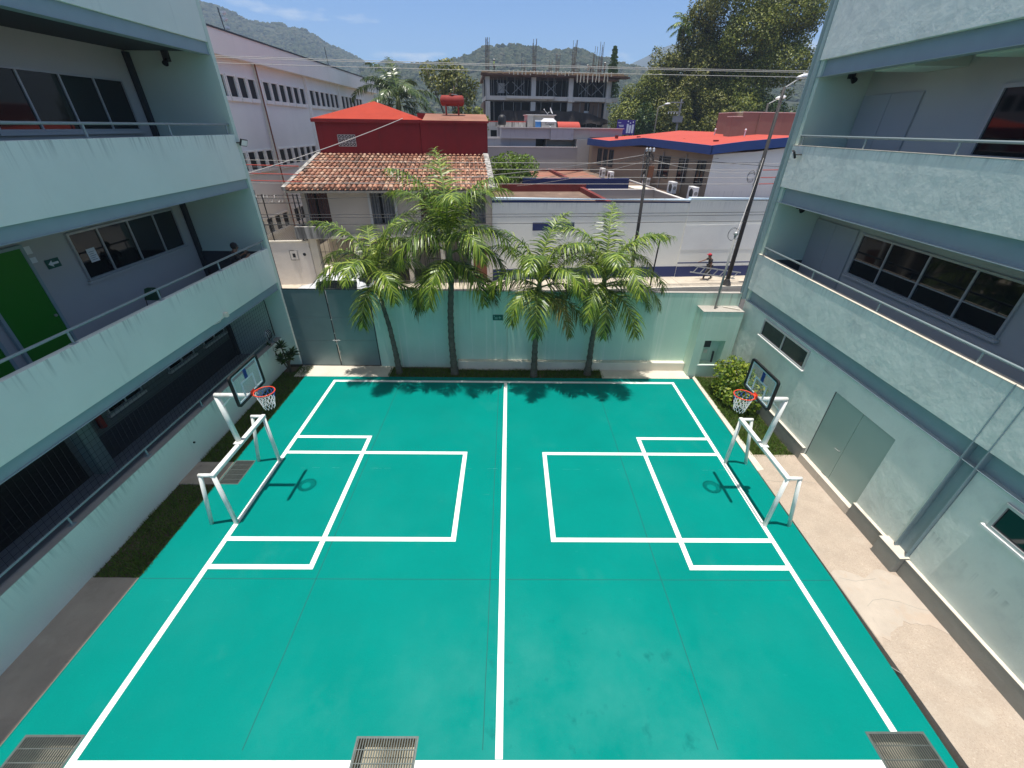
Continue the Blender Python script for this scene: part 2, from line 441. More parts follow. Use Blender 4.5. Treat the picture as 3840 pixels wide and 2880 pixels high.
def struct(mb, name, mat, **k): return mb.solo(name, mat, kind='structure', **k)
def W(u, v, z=0.): return SO + SU * u + SV * v + Vector((0, 0, z))
def B(*a): return MB().box(*a)

# ------------------------------------------------------------------ ground, court, paths, street
g = MB()
for x0, x1, y0, y1 in ((-9000, -9.05, -9000, 9000), (8.95, 9000, -9000, 9000), (-9.05, 8.95, 15.2, 9000), (-9.05, 8.95, -9000, -6)):
    g.add([(x0, y0, -.06), (x1, y0, -.06), (x1, y1, -.06), (x0, y1, -.06)], [(0, 1, 2, 3)])
struct(g, "ground", 'earth')
struct(MB().add([(-9.3, -6, -.5), (9.2, -6, -.5), (9.2, 15.3, -.5), (-9.3, 15.3, -.5)], [(0, 1, 2, 3)]), "yard_base", 'pit')

GRATES = [(-7.80, -6.84, 1.75, 2.80), (-2.43, -1.42, 1.75, 2.78), (5.97, 6.95, 1.75, 2.84), (-8.04, -7.46, 8.38, 9.35)]
# court slab around the four pits: strips in y, cut in x
def court_mesh(xa, xb, ya, yb, holes, top=0., bot=-.14):
    mb = MB(); xs = sorted({xa, xb, *[h[0] for h in holes], *[h[1] for h in holes]}); ys = sorted({ya, yb, *[h[2] for h in holes], *[h[3] for h in holes]})
    for i in range(len(xs) - 1):
        for j in range(len(ys) - 1):
            cx, cy = (xs[i] + xs[i + 1]) / 2, (ys[j] + ys[j + 1]) / 2
            if any(h[0] < cx < h[1] and h[2] < cy < h[3] for h in holes): continue
            mb.add([(xs[i], ys[j], top), (xs[i + 1], ys[j], top), (xs[i + 1], ys[j + 1], top), (xs[i], ys[j + 1], top)], [(0, 1, 2, 3)])
    return mb
c1 = court_mesh(-8.06, 7.0, -1, 14.25, GRATES)
c1.add([(7.0, -1, 0), (7.04, -1, 0), (7.12, 2.2, 0), (7.25, 5.5, 0), (7.36, 14.25, 0), (7.0, 14.25, 0)], [(0, 1, 2, 3, 4, 5)])
c1.add([(7.04, -1, 0), (7.04, -1, -.3), (7.12, 2.2, -.3), (7.25, 5.5, -.3), (7.36, 14.25, -.3), (7.36, 14.25, 0), (7.25, 5.5, 0), (7.12, 2.2, 0)],
       [(0, 1, 2, 7), (7, 2, 3, 6), (6, 3, 4, 5)])
struct(c1, "court", 'court')
jt = MB()
for x, y0, y1 in ((-4.19, 2.6, 14.2), (-.37, 2.6, 14.2), (3.42, 2.6, 14.2)):
    k = 24
    for i in range(k):
        a, b = y0 + (y1 - y0) * i / k, y0 + (y1 - y0) * (i + 1) / k
        d0, d1 = .012 * noise.noise((x, a * .9, 1)), .012 * noise.noise((x, b * .9, 1))
        jt.add([(x + d0 - .007, a, .002), (x + d0 + .007, a, .002), (x + d1 + .007, b, .002), (x + d1 - .007, b, .002)], [(0, 1, 2, 3)])
for xa, xb in ((-8.0, -6.85), (-6.65, -.2), (0, 6.3), (6.55, 7.2)):
    jt.add([(xa, 5.553, .002), (xb, 5.55, .002), (xb, 5.562, .002), (xa, 5.566, .002)], [(0, 1, 2, 3)])
struct(jt, "court_joint", 'joint')
pj = MB()
for i in range(26):
    x = RND.uniform(-6.2, 6.2); l = RND.uniform(.03, .22); y = 9.05 + RND.uniform(-.012, .012)
    if abs(x) < .2 or abs(x + .12) < .3: continue
    pj.add([(x, y, .0025), (x + l, y, .0025), (x + l, y + .005, .0025), (x, y + .005, .0025)], [(0, 1, 2, 3)])
struct(pj, "court_crack", 'pale_joint')
ln = MB(); LZ = .004
def line(x0, x1, y0, y1): ln.add([(x0, y0, LZ), (x1, y0, LZ), (x1, y1, LZ), (x0, y1, LZ)], [(0, 1, 2, 3)])
line(-6.82, -6.70, 2.475, 13.98); line(6.40, 6.515, 2.84, 13.98)
line(-.165, -.045, 2.485, 13.85)
line(-6.70, 6.40, 13.85, 13.98)
for a, b in ((-6.82, -2.43), (-1.42, 5.97)): line(a, b, 2.30, 2.475)
line(-6.70, -4.36, 10.42, 10.54); line(-6.70, -4.36, 5.79, 5.91); line(-4.48, -4.36, 5.91, 10.42)
line(-6.70, -4.48, 9.67, 9.79); line(-4.36, -1.24, 9.67, 9.79); line(-6.70, -4.48, 6.54, 6.66); line(-4.36, -1.24, 6.54, 6.66); line(-1.36, -1.24, 6.66, 9.67)
line(4.14, 6.40, 10.42, 10.54); line(4.14, 6.40, 5.80, 5.92); line(4.14, 4.26, 5.92, 10.42)
line(1.06, 4.14, 9.67, 9.79); line(4.26, 6.40, 9.67, 9.79); line(1.06, 4.14, 6.54, 6.66); line(4.26, 6.40, 6.54, 6.66); line(1.06, 1.18, 6.66, 9.67)
struct(ln, "court_marking", 'line_white')
# drain pits and gratings
GL = ["dark bar grating beside the left corner of the near touchline", "rusty bar grating crossed by the white near line, mid court",
      "bar grating where the right sideline meets the near line", "small bar grating behind the left goal by the concrete slab"]
for k, (x0, x1, y0, y1) in enumerate(GRATES):
    t = thing("drain_grate", GL[k], "drain grate", ((x0 + x1) / 2, (y0 + y1) / 2, 0), "drain gratings in the court")
    p = MB().add([(x0, y0, 0), (x1, y0, 0), (x1, y1, 0), (x0, y1, 0), (x0, y0, -.42), (x1, y0, -.42), (x1, y1, -.42), (x0, y1, -.42)],
                 [(0, 1, 5, 4), (1, 2, 6, 5), (2, 3, 7, 6), (3, 0, 4, 7), (4, 5, 6, 7)])
    p.part("pit", 'pit', t)
    f = MB(); w = .03
    f.box(x0, x1, y0, y0 + w, -.03, .004); f.box(x0, x1, y1 - w, y1, -.03, .004); f.box(x0, x0 + w, y0 + w, y1 - w, -.03, .004); f.box(x1 - w, x1, y0 + w, y1 - w, -.03, .004)
    f.part("frame", 'bar_steel', t)
    b = MB(); n = 24 if k < 3 else 16
    for i in range(1, n):
        x = x0 + (x1 - x0) * i / n; b.box(x - .007, x + .007, y0 + w, y1 - w, -.02, .002)
    for i in range(1, 6 if k < 3 else 5):
        y = y0 + (y1 - y0) * i / (6 if k < 3 else 5); b.box(x0 + w, x1 - w, y - .006, y + .006, -.02, .004)
    b.part("bar_grid", 'bar_steel', t)
# paths and slabs
struct(B(-9.1, -8.06, -6, 5.58, -.1, -.005), "path_left", 'concrete_path')
struct(B(-9.1, -8.06, 8.39, 9.28, -.1, -.003), "slab_left", 'concrete_path')
rp_ = MB()
rp_.poly([(7.25, -6, -.2), (8.95, -6, -.2), (8.95, 9.7, -.2), (7.52, 9.7, -.2), (7.52, 9.06, -.2), (7.30, 9.0, -.2), (7.27, 5.5, -.2)], (0, 0, .23))
struct(rp_, "path_right", 'aggregate')
pt_ = MB()
ob = [(7.28 + 1.6 * i / 14, 5.72 + .10 * math.sin(i * .8) + .06 * noise.noise((i * .9, 3, 0))) for i in range(15)]
ib = [(8.86 - 1.58 * i / 14, 4.35 + .26 * math.sin(i * .27) + .12 * noise.noise((i * .8, 9, 0))) for i in range(15)]
pt_.poly([(x, y, .0302) for x, y in ib][::-1] + [(x, y, .0302) for x, y in ob][::-1], (0, 0, .007))
struct(pt_, "path_repair_patch", 'patch')
ck = MB()
for pts in ([(7.55, 4.95), (7.75, 5.08), (8.0, 5.12), (8.3, 5.05), (8.6, 4.9), (8.8, 4.86)], [(7.4, 5.6), (7.7, 5.52), (8.2, 5.58)], [(7.35, 8.6), (7.8, 8.55), (8.2, 8.6), (8.7, 8.5)]):
    for (xa, ya), (xb, yb) in zip(pts, pts[1:]): ck.add([(xa, ya - .004, .0395), (xb, yb - .004, .0395), (xb, yb + .003, .0395), (xa, ya + .003, .0395)], [(0, 1, 2, 3)])
struct(ck, "path_crack", 'plinth')
kr = MB().poly([(7.30, 9.0, -.2), (7.52, 9.06, -.2), (7.50, 11.2, -.2), (7.50, 14.45, -.2), (7.365, 14.3, -.2), (7.33, 11, -.2)], (0, 0, .225))
struct(kr, "kerb_strip", 'concrete_pale')
struct(B(-8.5, -4.75, 14.25, 15.12, -.1, -.002), "gate_apron", 'concrete_pale')
struct(B(3.75, 7.25, 14.25, 14.88, -.1, .01), "bed_apron", 'concrete_pale')
struct(B(-4.75, 3.75, 14.25, 15.1, -.12, -.03), "planting_bed", 'soil')
struct(B(-9.1, -8.06, 5.58, 8.39, -.12, -.04).box(-9.1, -8.06, 9.28, 15.1, -.12, -.04), "lawn_soil_left", 'soil')
struct(B(-8.06, -8.0, 14.25, 14.3, -.1, -.002), "edge_left", 'concrete_pale')
struct(MB().poly([(7.50, 9.7, -.12), (8.9, 9.7, -.12), (8.9, 14.5, -.12), (7.50, 14.5, -.12)], (0, 0, .1)), "lawn_soil_right", 'soil')
def grass(name, areas, n, h, label):
    mb = MB()
    for _ in range(n):
        x0, x1, y0, y1, z = areas[RND.choices(range(len(areas)), [(a[1] - a[0]) * (a[3] - a[2]) for a in areas])[0]]
        x, y = RND.uniform(x0, x1), RND.uniform(y0, y1)
        hh = h * RND.uniform(.4, 1.3) * (0.5 + noise.noise((x * 1.3, y * 1.3, 5)) * .5 + .35); a = RND.uniform(0, 6.28); w = RND.uniform(.006, .014)
        dx, dy = math.cos(a) * w, math.sin(a) * w; b = RND.uniform(0, 6.28); l = hh * RND.uniform(.2, .9)
        mb.add([(x - dx, y - dy, z), (x + dx, y + dy, z), (x + math.cos(b) * l, y + math.sin(b) * l, z + hh)], [(0, 1, 2)])
    mb.solo(name, 'grass', label, "grass", kind='stuff')
grass("grass", [(-9.08, -8.0, 5.6, 8.37, -.04), (-9.08, -8.02, 9.3, 14.6, -.04), (-8.6, -8.0, 14.3, 15.0, -.04)], 22000, .09, "shaded grass strip along the foot of the mint building")
grass("grass", [(7.47, 8.75, 9.6, 14.4, -.02)], 28000, .085, "sunny grass strip beside the right building and its hedge bush")
grass("grass", [(-4.8, 3.8, 14.27, 14.95, -.03)], 12000, .12, "rough grass in the bed at the palm trunks")
# street
def sbox(u0, u1, v0, v1, z0, z1): return MB().box(u0, u1, v0, v1, z0, z1)
sbox(-40, 45, -9.9, -2.15, -.2, .0).solo("road", 'asphalt', kind='structure', street=True)
sw = MB()
for i in range(44):
    u = -40 + i * 1.95; sw.box(u, u + 1.935, -2.0, .3, -.1, .15)
sw.solo("sidewalk", 'sidewalk', kind='structure', street=True)
sbox(-40, 45, -2.15, -2.005, -.1, .155).solo("kerb", 'concrete_pale', kind='structure', street=True)
struct(B(-9, 30, 15.3, 17.3, -.05, .10), "sidewalk_near", 'sidewalk')

# ------------------------------------------------------------------ left building
def window(parent, x, side, y0, y1, z0, z1, mull, sill=True, trans=None, fr=.05):
    """a sliding window on the wall plane x; side = +1 when it looks towards +x"""
    s = side
    f = MB()
    def bx(xa, xb, *r): f.box(min(xa, xb), max(xa, xb), *r)
    bx(x, x + s * .05, y0, y1, z0, z0 + fr); bx(x, x + s * .05, y0, y1, z1 - fr, z1)
    bx(x, x + s * .05, y0, y0 + fr, z0 + fr, z1 - fr); bx(x, x + s * .05, y1 - fr, y1, z0 + fr, z1 - fr)
    for m in mull: bx(x, x + s * .045, m - .022, m + .022, z0 + fr, z1 - fr)
    if trans:
        ed = [y0 + fr] + sorted(m for m in mull) + [y1 - fr]
        for a, b in zip(ed, ed[1:]): bx(x, x + s * .04, a + .022, b - .022, trans - .012, trans + .012)
    w = f.part("window", 'alu', parent)
    ed = [y0 + fr] + sorted(mull) + [y1 - fr]
    for a, b in zip(ed, ed[1:]):
        p = MB(); p.box(min(x, x + s * .012), max(x, x + s * .012), a, b, z0 + fr, z1 - fr); p.part("pane", 'glass', w)
    if sill:
        q = MB(); q.box(min(x, x + s * .10), max(x, x + s * .10), y0 - .06, y1 + .06, z0 - .07, z0 - .001); q.part("sill", 'wall_white', w)
    return w
def railing(parent, x, ys, y0, y1, z0, zr, mat='rail'):
    r = MB().tube([(x, y0, zr), (x, y1, zr)], .028, 10).part("handrail", mat, parent, smooth=True)
    for y in ys:
        p = MB().tube([(x, y, z0), (x, y, zr)], .022, 8); p.box(x - .05, x + .05, y - .06, y + .06, z0, z0 + .012); p.part("rail_post", mat, parent)

L = thing("school_building", "mint school building on the left with smooth balconies and a netted ground floor", "building", (-9, 6, 0))
Y0 = -6
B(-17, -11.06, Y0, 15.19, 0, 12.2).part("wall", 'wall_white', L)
# three corridor bays: fin wall, slabs, parapets, beams
MB().box(-17, -8.6, 15.2, 15.36, 0, 12.2).part("end_wall", 'mint_inner', L)
for z, nm in ((.5, 0), (3.5, 1), (6.97, 2), (10.44, 3)):
    if nm == 0: B(-11.05, -9.31, Y0, 15.195, 0, .48).part("floor_slab", 'floor_tile', L)
    else:
        B(-11.05, -8.76, Y0, 15.195, z - .10, z).part("floor_slab", 'floor_tile', L)
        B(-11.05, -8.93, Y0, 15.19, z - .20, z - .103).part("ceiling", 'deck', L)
for za, zb in ((3.49, 4.72), (6.96, 8.2), (10.45, 12.0)):
    B(-8.75, -8.602, Y0, 15.195, za, zb).part("parapet", 'mint_smooth', L, bevel=.006)
for za, zb in ((3.22, 3.488), (6.68, 6.958), (10.16, 10.448)):
    m = MB(); m.box(-8.74, -8.66, Y0, 15.19, za + .012, zb); m.box(-8.90, -8.63, Y0, 15.19, za, za + .011)
    m.part("beam", 'steel_paint', L)
railing(L, -8.69, [15.0, 12.5, 10.0, 7.55, 5.05, 2.5, 0], Y0, 15.18, 4.72, 4.985)
railing(L, -8.69, [15.0, 12.5, 10.0, 7.55, 5.05, 2.5, 0], Y0, 15.18, 8.20, 8.465)
B(-11.05, -10.93, 15.05, 15.195, .5, 10.2).part("column", 'steel_dark', L)
B(-8.64, -8.6, 15.365, 15.40, 2.9, 6.6).part("drain_pipe", 'black', L)
window(L, -11.05, 1, 10.55, 14.63, 8.28, 9.52, [11.58, 12.63, 13.63])
window(L, -11.05, 1, 6.0, 10.1, 8.28, 9.52, [7.0, 8.05, 9.1])
window(L, -11.05, 1, 10.79, 14.62, 4.93, 6.12, [11.67, 12.70, 13.70])
for y0, y1 in ((11.8, 13.04), (13.62, 14.86), (9.4, 10.62)):
    window(L, -11.04, 1, y0, y1, 1.62, 2.35, [(y0 + y1) / 2], fr=.03)
for y0, y1 in ((8.50, 9.60), (7.0, 8.12)):
    d = B(-11.05, -11.0, y0, y1, 3.5, 6.05).part("door", 'door_green', L)
    m = MB().box(-11.05, -10.98, y0 - .07, y0, 3.5, 6.12).box(-11.05, -10.98, y1, y1 + .07, 3.5, 6.12).box(-11.05, -10.98, y0, y1, 6.052, 6.12); m.part("door_frame", 'steel_light', d)
    MB().ball((-10.96, y1 - .1, 4.5), .035).part("handle", 'galv', d, smooth=True)
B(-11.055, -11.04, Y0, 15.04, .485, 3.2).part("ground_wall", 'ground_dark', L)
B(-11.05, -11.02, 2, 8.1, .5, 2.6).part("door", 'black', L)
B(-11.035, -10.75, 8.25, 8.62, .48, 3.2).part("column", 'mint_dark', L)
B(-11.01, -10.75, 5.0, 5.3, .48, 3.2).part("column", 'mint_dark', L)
B(-11.04, -11.03, 8.63, 15.04, .48, 1.25).part("dado", 'dado', L)
B(-11.05, -11.03, 9.7, 15.05, 3.5, 3.62).part("skirting", 'dado', L)
B(-10.93, -8.76, 15.17, 15.199, 3.5, 4.62).part("dado", 'dado', L)
B(-10.93, -8.76, 15.165, 15.199, 4.62, 4.66).part("dado_rail", 'mint_inner', L)
B(-10.93, -8.76, 15.17, 15.199, 6.97, 8.1).part("dado", 'dado', L)
B(-9.30, -9.10, Y0, 15.195, -.1, 1.22).part("garden_wall", 'mint_smooth', L, bevel=.01)
B(-9.305, -9.095, Y0, 15.195, 1.221, 1.235).part("wall_cap", 'concrete', L)
railing(L, -9.2, [14.75, 12.55, 10.35, 8.15, 5.98, 3.8, 1.6, -.6], Y0, 14.95, 1.235, 1.46)
nt = MB(); nx = -9.19; s_ = .135
k = 0
while Y0 + k * s_ < 15.0:
    y = Y0 + k * s_; nt.tube([(nx, y, 1.46), (nx, min(y + .1, 15), 3.3)], .0035, 3, cap=False); k += 1
for i in range(15):
    z = 1.46 + i * .13; nt.tube([(nx, Y0, z), (nx, 14.98, z)], .0035, 3, cap=False)
nt.part("safety_net", 'black', L)
MB().tube([(nx, 14.98, 1.4), (nx, 14.98, 3.3)], .018, 6).part("net_edge", 'black', L)
# ------------------------------------------------------------------ right building
Rb = thing("school_building", "mint school building on the right with rough plaster, double door and open corridors", "building", (10, 6, 0))
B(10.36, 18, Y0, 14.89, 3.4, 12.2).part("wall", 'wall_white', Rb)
MB().box(8.86, 18, 6.14, 7.40, 0, 3.08).box(8.86, 18, 9.47, 14.9, 0, 3.08).box(8.86, 18, Y0, 5.78, 0, 3.08).box(8.86, 18, 7.40, 9.47, 2.50, 3.08).box(8.95, 18, 7.40, 9.47, 0, 2.50).box(8.99, 18, 5.78, 6.14, 0, 3.08).part("ground_wall", 'mint_rough', Rb)
B(8.86, 18, 14.76, 14.92, 3.082, 12.2).part("end_wall", 'mint_inner', Rb)
for z in (3.5, 6.95, 10.2):
    B(8.97, 10.355, Y0, 14.755, z - .1, z).part("floor_slab", 'floor_tile', Rb)
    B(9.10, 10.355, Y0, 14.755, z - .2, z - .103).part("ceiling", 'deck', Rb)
for za, zb in ((6.5, 6.74), (9.75, 9.99)):
    for y in (12.35, 9.7, 7.0, 4.4): B(9.12, 10.35, y - .6, y + .6, za + .02, zb).part("ceiling_beam", 'mint_inner', Rb)
for za, zb in ((3.53, 4.77), (6.93, 8.1), (10.2, 12.0)):
    B(8.80, 8.95, Y0, 14.9, za, zb).part("parapet", 'mint_rough', Rb, bevel=.008)
for za, zb in ((3.10, 3.528), (6.48, 6.928), (9.8, 10.198)):
    m = MB(); m.box(8.93, 8.965, Y0, 14.88, za + .012, zb); m.box(8.81, 9.09, Y0, 14.88, za, za + .011); m.part("beam", 'steel_paint', Rb)
for y in (5.80, 6.10):
    m = MB().box(8.785, 8.99, y - .01, y + .01, .50, 3.53); m.part("column_flange", 'steel_paint', Rb)
    for za, zb in ((3.53, 4.80), (6.93, 8.1)): B(8.783, 8.799, y - .008, y + .008, za, zb).part("joint_strip", 'steel_paint', Rb)
B(8.90, 8.92, 5.81, 6.09, .50, 3.098).part("column_web", 'steel_paint', Rb)
m = MB().box(8.72, 8.92, 14.93, 14.95, 3.1, 12.2).box(8.72, 8.92, 15.12, 15.14, 3.1, 12.2).box(8.81, 8.83, 14.951, 15.119, 3.1, 12.2); m.part("corner_column", 'steel_light', Rb)
MB().tube([(8.80, 15.2, 2.8), (8.80, 15.2, 7.2)], .055, 10).part("drain_pipe", 'steel_dark', Rb, smooth=True)
railing(Rb, 8.88, [14.6, 12.0, 9.45, 6.9, 4.4, 1.9], Y0, 14.75, 4.77, 5.03)
railing(Rb, 8.88, [14.6, 12.0, 9.45, 6.9, 4.4, 1.9], Y0, 14.75, 8.10, 8.36)
B(8.79, 8.955, Y0, 14.89, 4.771, 4.785).part("parapet_cap", 'concrete_pale', Rb)
B(8.79, 8.955, Y0, 14.89, 8.101, 8.115).part("parapet_cap", 'concrete_pale', Rb)
window(Rb, 10.355, -1, 7.97, 12.62, 4.78, 5.97, [9.06, 10.28, 11.49], trans=5.23)
window(Rb, 10.355, -1, 6.6, 10.68, 8.0, 9.38, [9.4, 8.0], trans=8.35, fr=.08)
for y0, y1, z0, z1 in ((12.80, 14.74, 3.5, 6.0), (12.64, 14.70, 6.95, 9.37)):
    ym = (y0 + y1) / 2
    for a, b in ((y0, ym - .006), (ym + .006, y1)):
        d = B(10.31, 10.357, a, b, z0, z1).part("door", 'door_grey', Rb)
        if a == y0: MB().tube([(10.29, b - .08, z0 + 1.1), (10.29, b - .16, z0 + 1.08)], .012, 6).part("handle", 'galv', d)
B(8.97, 10.355, 14.735, 14.757, 3.5, 4.62).part("dado", 'dado', Rb)
B(8.97, 10.355, 14.73, 14.757, 4.62, 4.66).part("dado_rail", 'mint_inner', Rb)
window(Rb, 8.86, -1, 10.85, 13.36, 2.37, 2.98, [12.1], sill=False)
B(8.78, 8.859, 10.8, 13.42, 2.33, 2.369).part("sill", 'white_paint', Rb)
window(Rb, 8.86, -1, 2.9, 5.13, 2.34, 2.95, [4.0], sill=False, fr=.06)
B(8.78, 8.859, 2.85, 5.2, 2.29, 2.339).part("sill", 'white_paint', Rb)
for a, b in ((7.41, 8.43), (8.442, 9.46)):
    d = B(8.895, 8.945, a, b, .28, 2.49).part("door", 'door_mint', Rb)
    if a < 8:
        pass
    else:
        MB().tube([(8.89, 8.52, 1.2), (8.85, 8.52, 1.2), (8.85, 8.66, 1.19)], .011, 6).part("handle", 'galv', d)
MB().box(8.88, 8.949, 7.402, 7.41, .28, 2.498).box(8.88, 8.949, 9.46, 9.468, .28, 2.498).box(8.87, 8.949, 7.41, 9.46, 2.4905, 2.4985).part("door_frame", 'steel_dark', Rb)
B(8.76, 8.95, 7.40, 9.5, .02, .27).part("door_step", 'concrete_pale', Rb)
MB().box(8.78, 8.859, 9.51, 14.45, -.05, .46).box(8.78, 8.859, 6.36, 7.39, -.05, .46).box(8.78, 8.859, Y0, 5.74, -.05, .46).part("plinth", 'plinth', Rb)
MB().box(8.775, 8.859, 9.51, 14.45, .461, .473).box(8.775, 8.859, 6.36, 7.39, .461, .473).box(8.775, 8.859, Y0, 5.74, .461, .473).part("plinth_top", 'concrete_pale', Rb)
B(8.64, 8.99, 5.75, 6.35, -.05, .50).part("column_base", 'plinth', Rb, bevel=.02)
B(8.635, 8.99, 5.745, 6.355, .501, .512).part("plinth_top", 'concrete_pale', Rb)

# ------------------------------------------------------------------ boundary wall, gate, meter pillar
bw = thing("boundary_wall", "mint rendered yard wall with pale streaks behind the four palms", "wall", (2, 15.2, 0))
B(-5.24, 8.78, 15.1, 15.25, -.1, 3.25).part("wall", 'mint_wall', bw)
m = MB()
for i in range(47):
    x = -5.24 + i * .298; m.box(x, x + .296, 15.09, 15.26, 3.251, 3.265 + .006 * RND.random())
m.part("coping", 'concrete', bw)
B(-2.05, 7.19, 14.88, 15.098, -.1, .37).part("ledge", 'cream', bw, bevel=.01)
gt = thing("steel_gate", "dark grey sheet steel double gate with padlock at the wall end", "gate", (-6.88, 15.15, 0))
for a, b in ((-8.5, -6.895), (-6.875, -5.26)):
    lf = MB()
    for z0, z1 in ((.03, 1.14), (1.15, 2.13), (2.14, 3.24)): lf.box(a, b, 15.13, 15.16, z0, z1)
    o = lf.part("gate_leaf", 'gate', gt)
    MB().box(a, b, 15.122, 15.168, 3.241, 3.27).box(b - .035, b, 15.118, 15.129, .03, 3.24).part("leaf_frame", 'steel_dark', o)
MB().tube([(-7.02, 15.10, 1.16), (-6.72, 15.10, 1.16)], .016, 8).box(-6.97, -6.95, 15.09, 15.13, 1.12, 1.2).box(-6.80, -6.78, 15.09, 15.13, 1.12, 1.2).part("bolt", 'galv', gt)
MB().box(-6.90, -6.84, 15.06, 15.09, 1.0, 1.07).tube([(-6.89, 15.075, 1.07), (-6.89, 15.075, 1.12), (-6.85, 15.075, 1.12), (-6.85, 15.075, 1.07)], .007, 6).part("padlock", 'galv', gt)
MB().box(-6.91, -6.865, 15.10, 15.118, 2.03, 2.07).box(-6.91, -6.865, 15.10, 15.118, 1.45, 1.49).tube([(-6.86, 15.10, .55), (-6.80, 15.10, .70)], .014, 6).part("hinge_clip", 'galv', gt)
mp_ = thing("meter_pillar", "mint block pillar with a meter niche in the right wall corner", "pillar", (7.95, 14.8, 0))
mm = MB()
mm.box(7.20, 7.55, 14.46, 15.098, -.1, 2.76).box(8.34, 8.70, 14.46, 15.098, -.1, 2.76).box(7.55, 8.34, 14.46, 15.098, -.1, .54).box(7.55, 8.34, 14.46, 15.098, 1.59, 2.76).box(7.55, 8.34, 14.86, 15.098, .54, 1.59)
mm.part("pillar_body", 'mint_wall', mp_)
B(7.19, 8.71, 14.45, 15.09, 2.761, 2.775).part("pillar_top", 'concrete', mp_)
B(7.5, 8.38, 14.43, 14.459, .50, .54).part("sill", 'white_paint', mp_)
B(7.72, 7.98, 14.80, 14.859, 1.15, 1.50).part("meter_box", 'steel_dark', mp_)
B(7.80, 7.94, 14.83, 14.859, .88, 1.02).part("socket_plate", 'cream', mp_)
MB().tube([(8.14, 14.7, .55), (8.14, 14.74, 1.0)], .04, 8).part("valve", 'steel_dark', mp_)
t = thing("service_mast", "thin grey conduit mast with a cap on the meter pillar", "mast", (7.72, 14.75, 2.77))
MB().tube([(7.72, 14.75, 2.77), (7.72, 14.75, 5.45)], .038, 10).part("pole", 'pole_grey', t, smooth=True)
MB().ball((7.72, 14.75, 5.48), .075, sc_=(1, 1, .9)).part("cap", 'galv', t, smooth=True)
cb = MB()
def sag(p, q, s, n=14):
    p, q = Vector(p), Vector(q)
    return [p.lerp(q, i / n) - Vector((0, 0, s * 4 * (i / n) * (1 - i / n))) for i in range(n + 1)]
pl_top = W(13.62, -1.9, 10.3)
cb.tube([(7.74, 14.8, 5.5)] + sag((7.80, 14.85, 5.55), W(13.6, -1.95, 7.2), .35), .012, 5)
cb.solo("service_cable", 'wire_pale', "pale cable drooping from the pillar mast up to the lamp pole", "cable", loc=(7.8, 14.85, 5.5))
lp = MB()
for k in range(2):
    lp.tube([(7.74 + .20 * math.cos(a) * (1 - .2 * k), 14.9 + .1 * k, 5.42 + .21 * math.sin(a)) for a in [i * 2 * math.pi / 16 for i in range(17)]], .006, 5)
lp.solo("cable_coil", 'wire_dark', "dark cable coil hanging at the mast cap", "cable", loc=(7.74, 14.9, 5.42))
t = thing("wall_sign", "small dark green meeting point sign on the yard wall", "sign", (-.41, 15.09, 2.2))
B(-.62, -.22, 15.085, 15.099, 2.09, 2.32).part("board", 'sign_green', t)
mk_ = MB()
yq = 15.083
mk_.poly([(-.585, yq, 2.28), (-.54, yq, 2.28), (-.5625, yq, 2.235)][::-1], (0, -.002, 0))
mk_.box(-.55, -.43, yq - .002, yq, 2.19, 2.205).box(-.55, -.43, yq - .002, yq, 2.145, 2.16).box(-.355, -.34, yq - .002, yq, 2.14, 2.26).box(-.40, -.357, yq - .002, yq, 2.193, 2.208).box(-.338, -.295, yq - .002, yq, 2.193, 2.208)
mk_.part("marking", 'sign_mark', t)
MB().tube([(-.07, 15.08, .37), (-.06, 15.08, 2.85)], .016, 6).solo("wall_conduit", 'mint_inner', "thin vertical conduit pipe beside the green wall sign", "pipe", loc=(-.07, 15.08, .37))

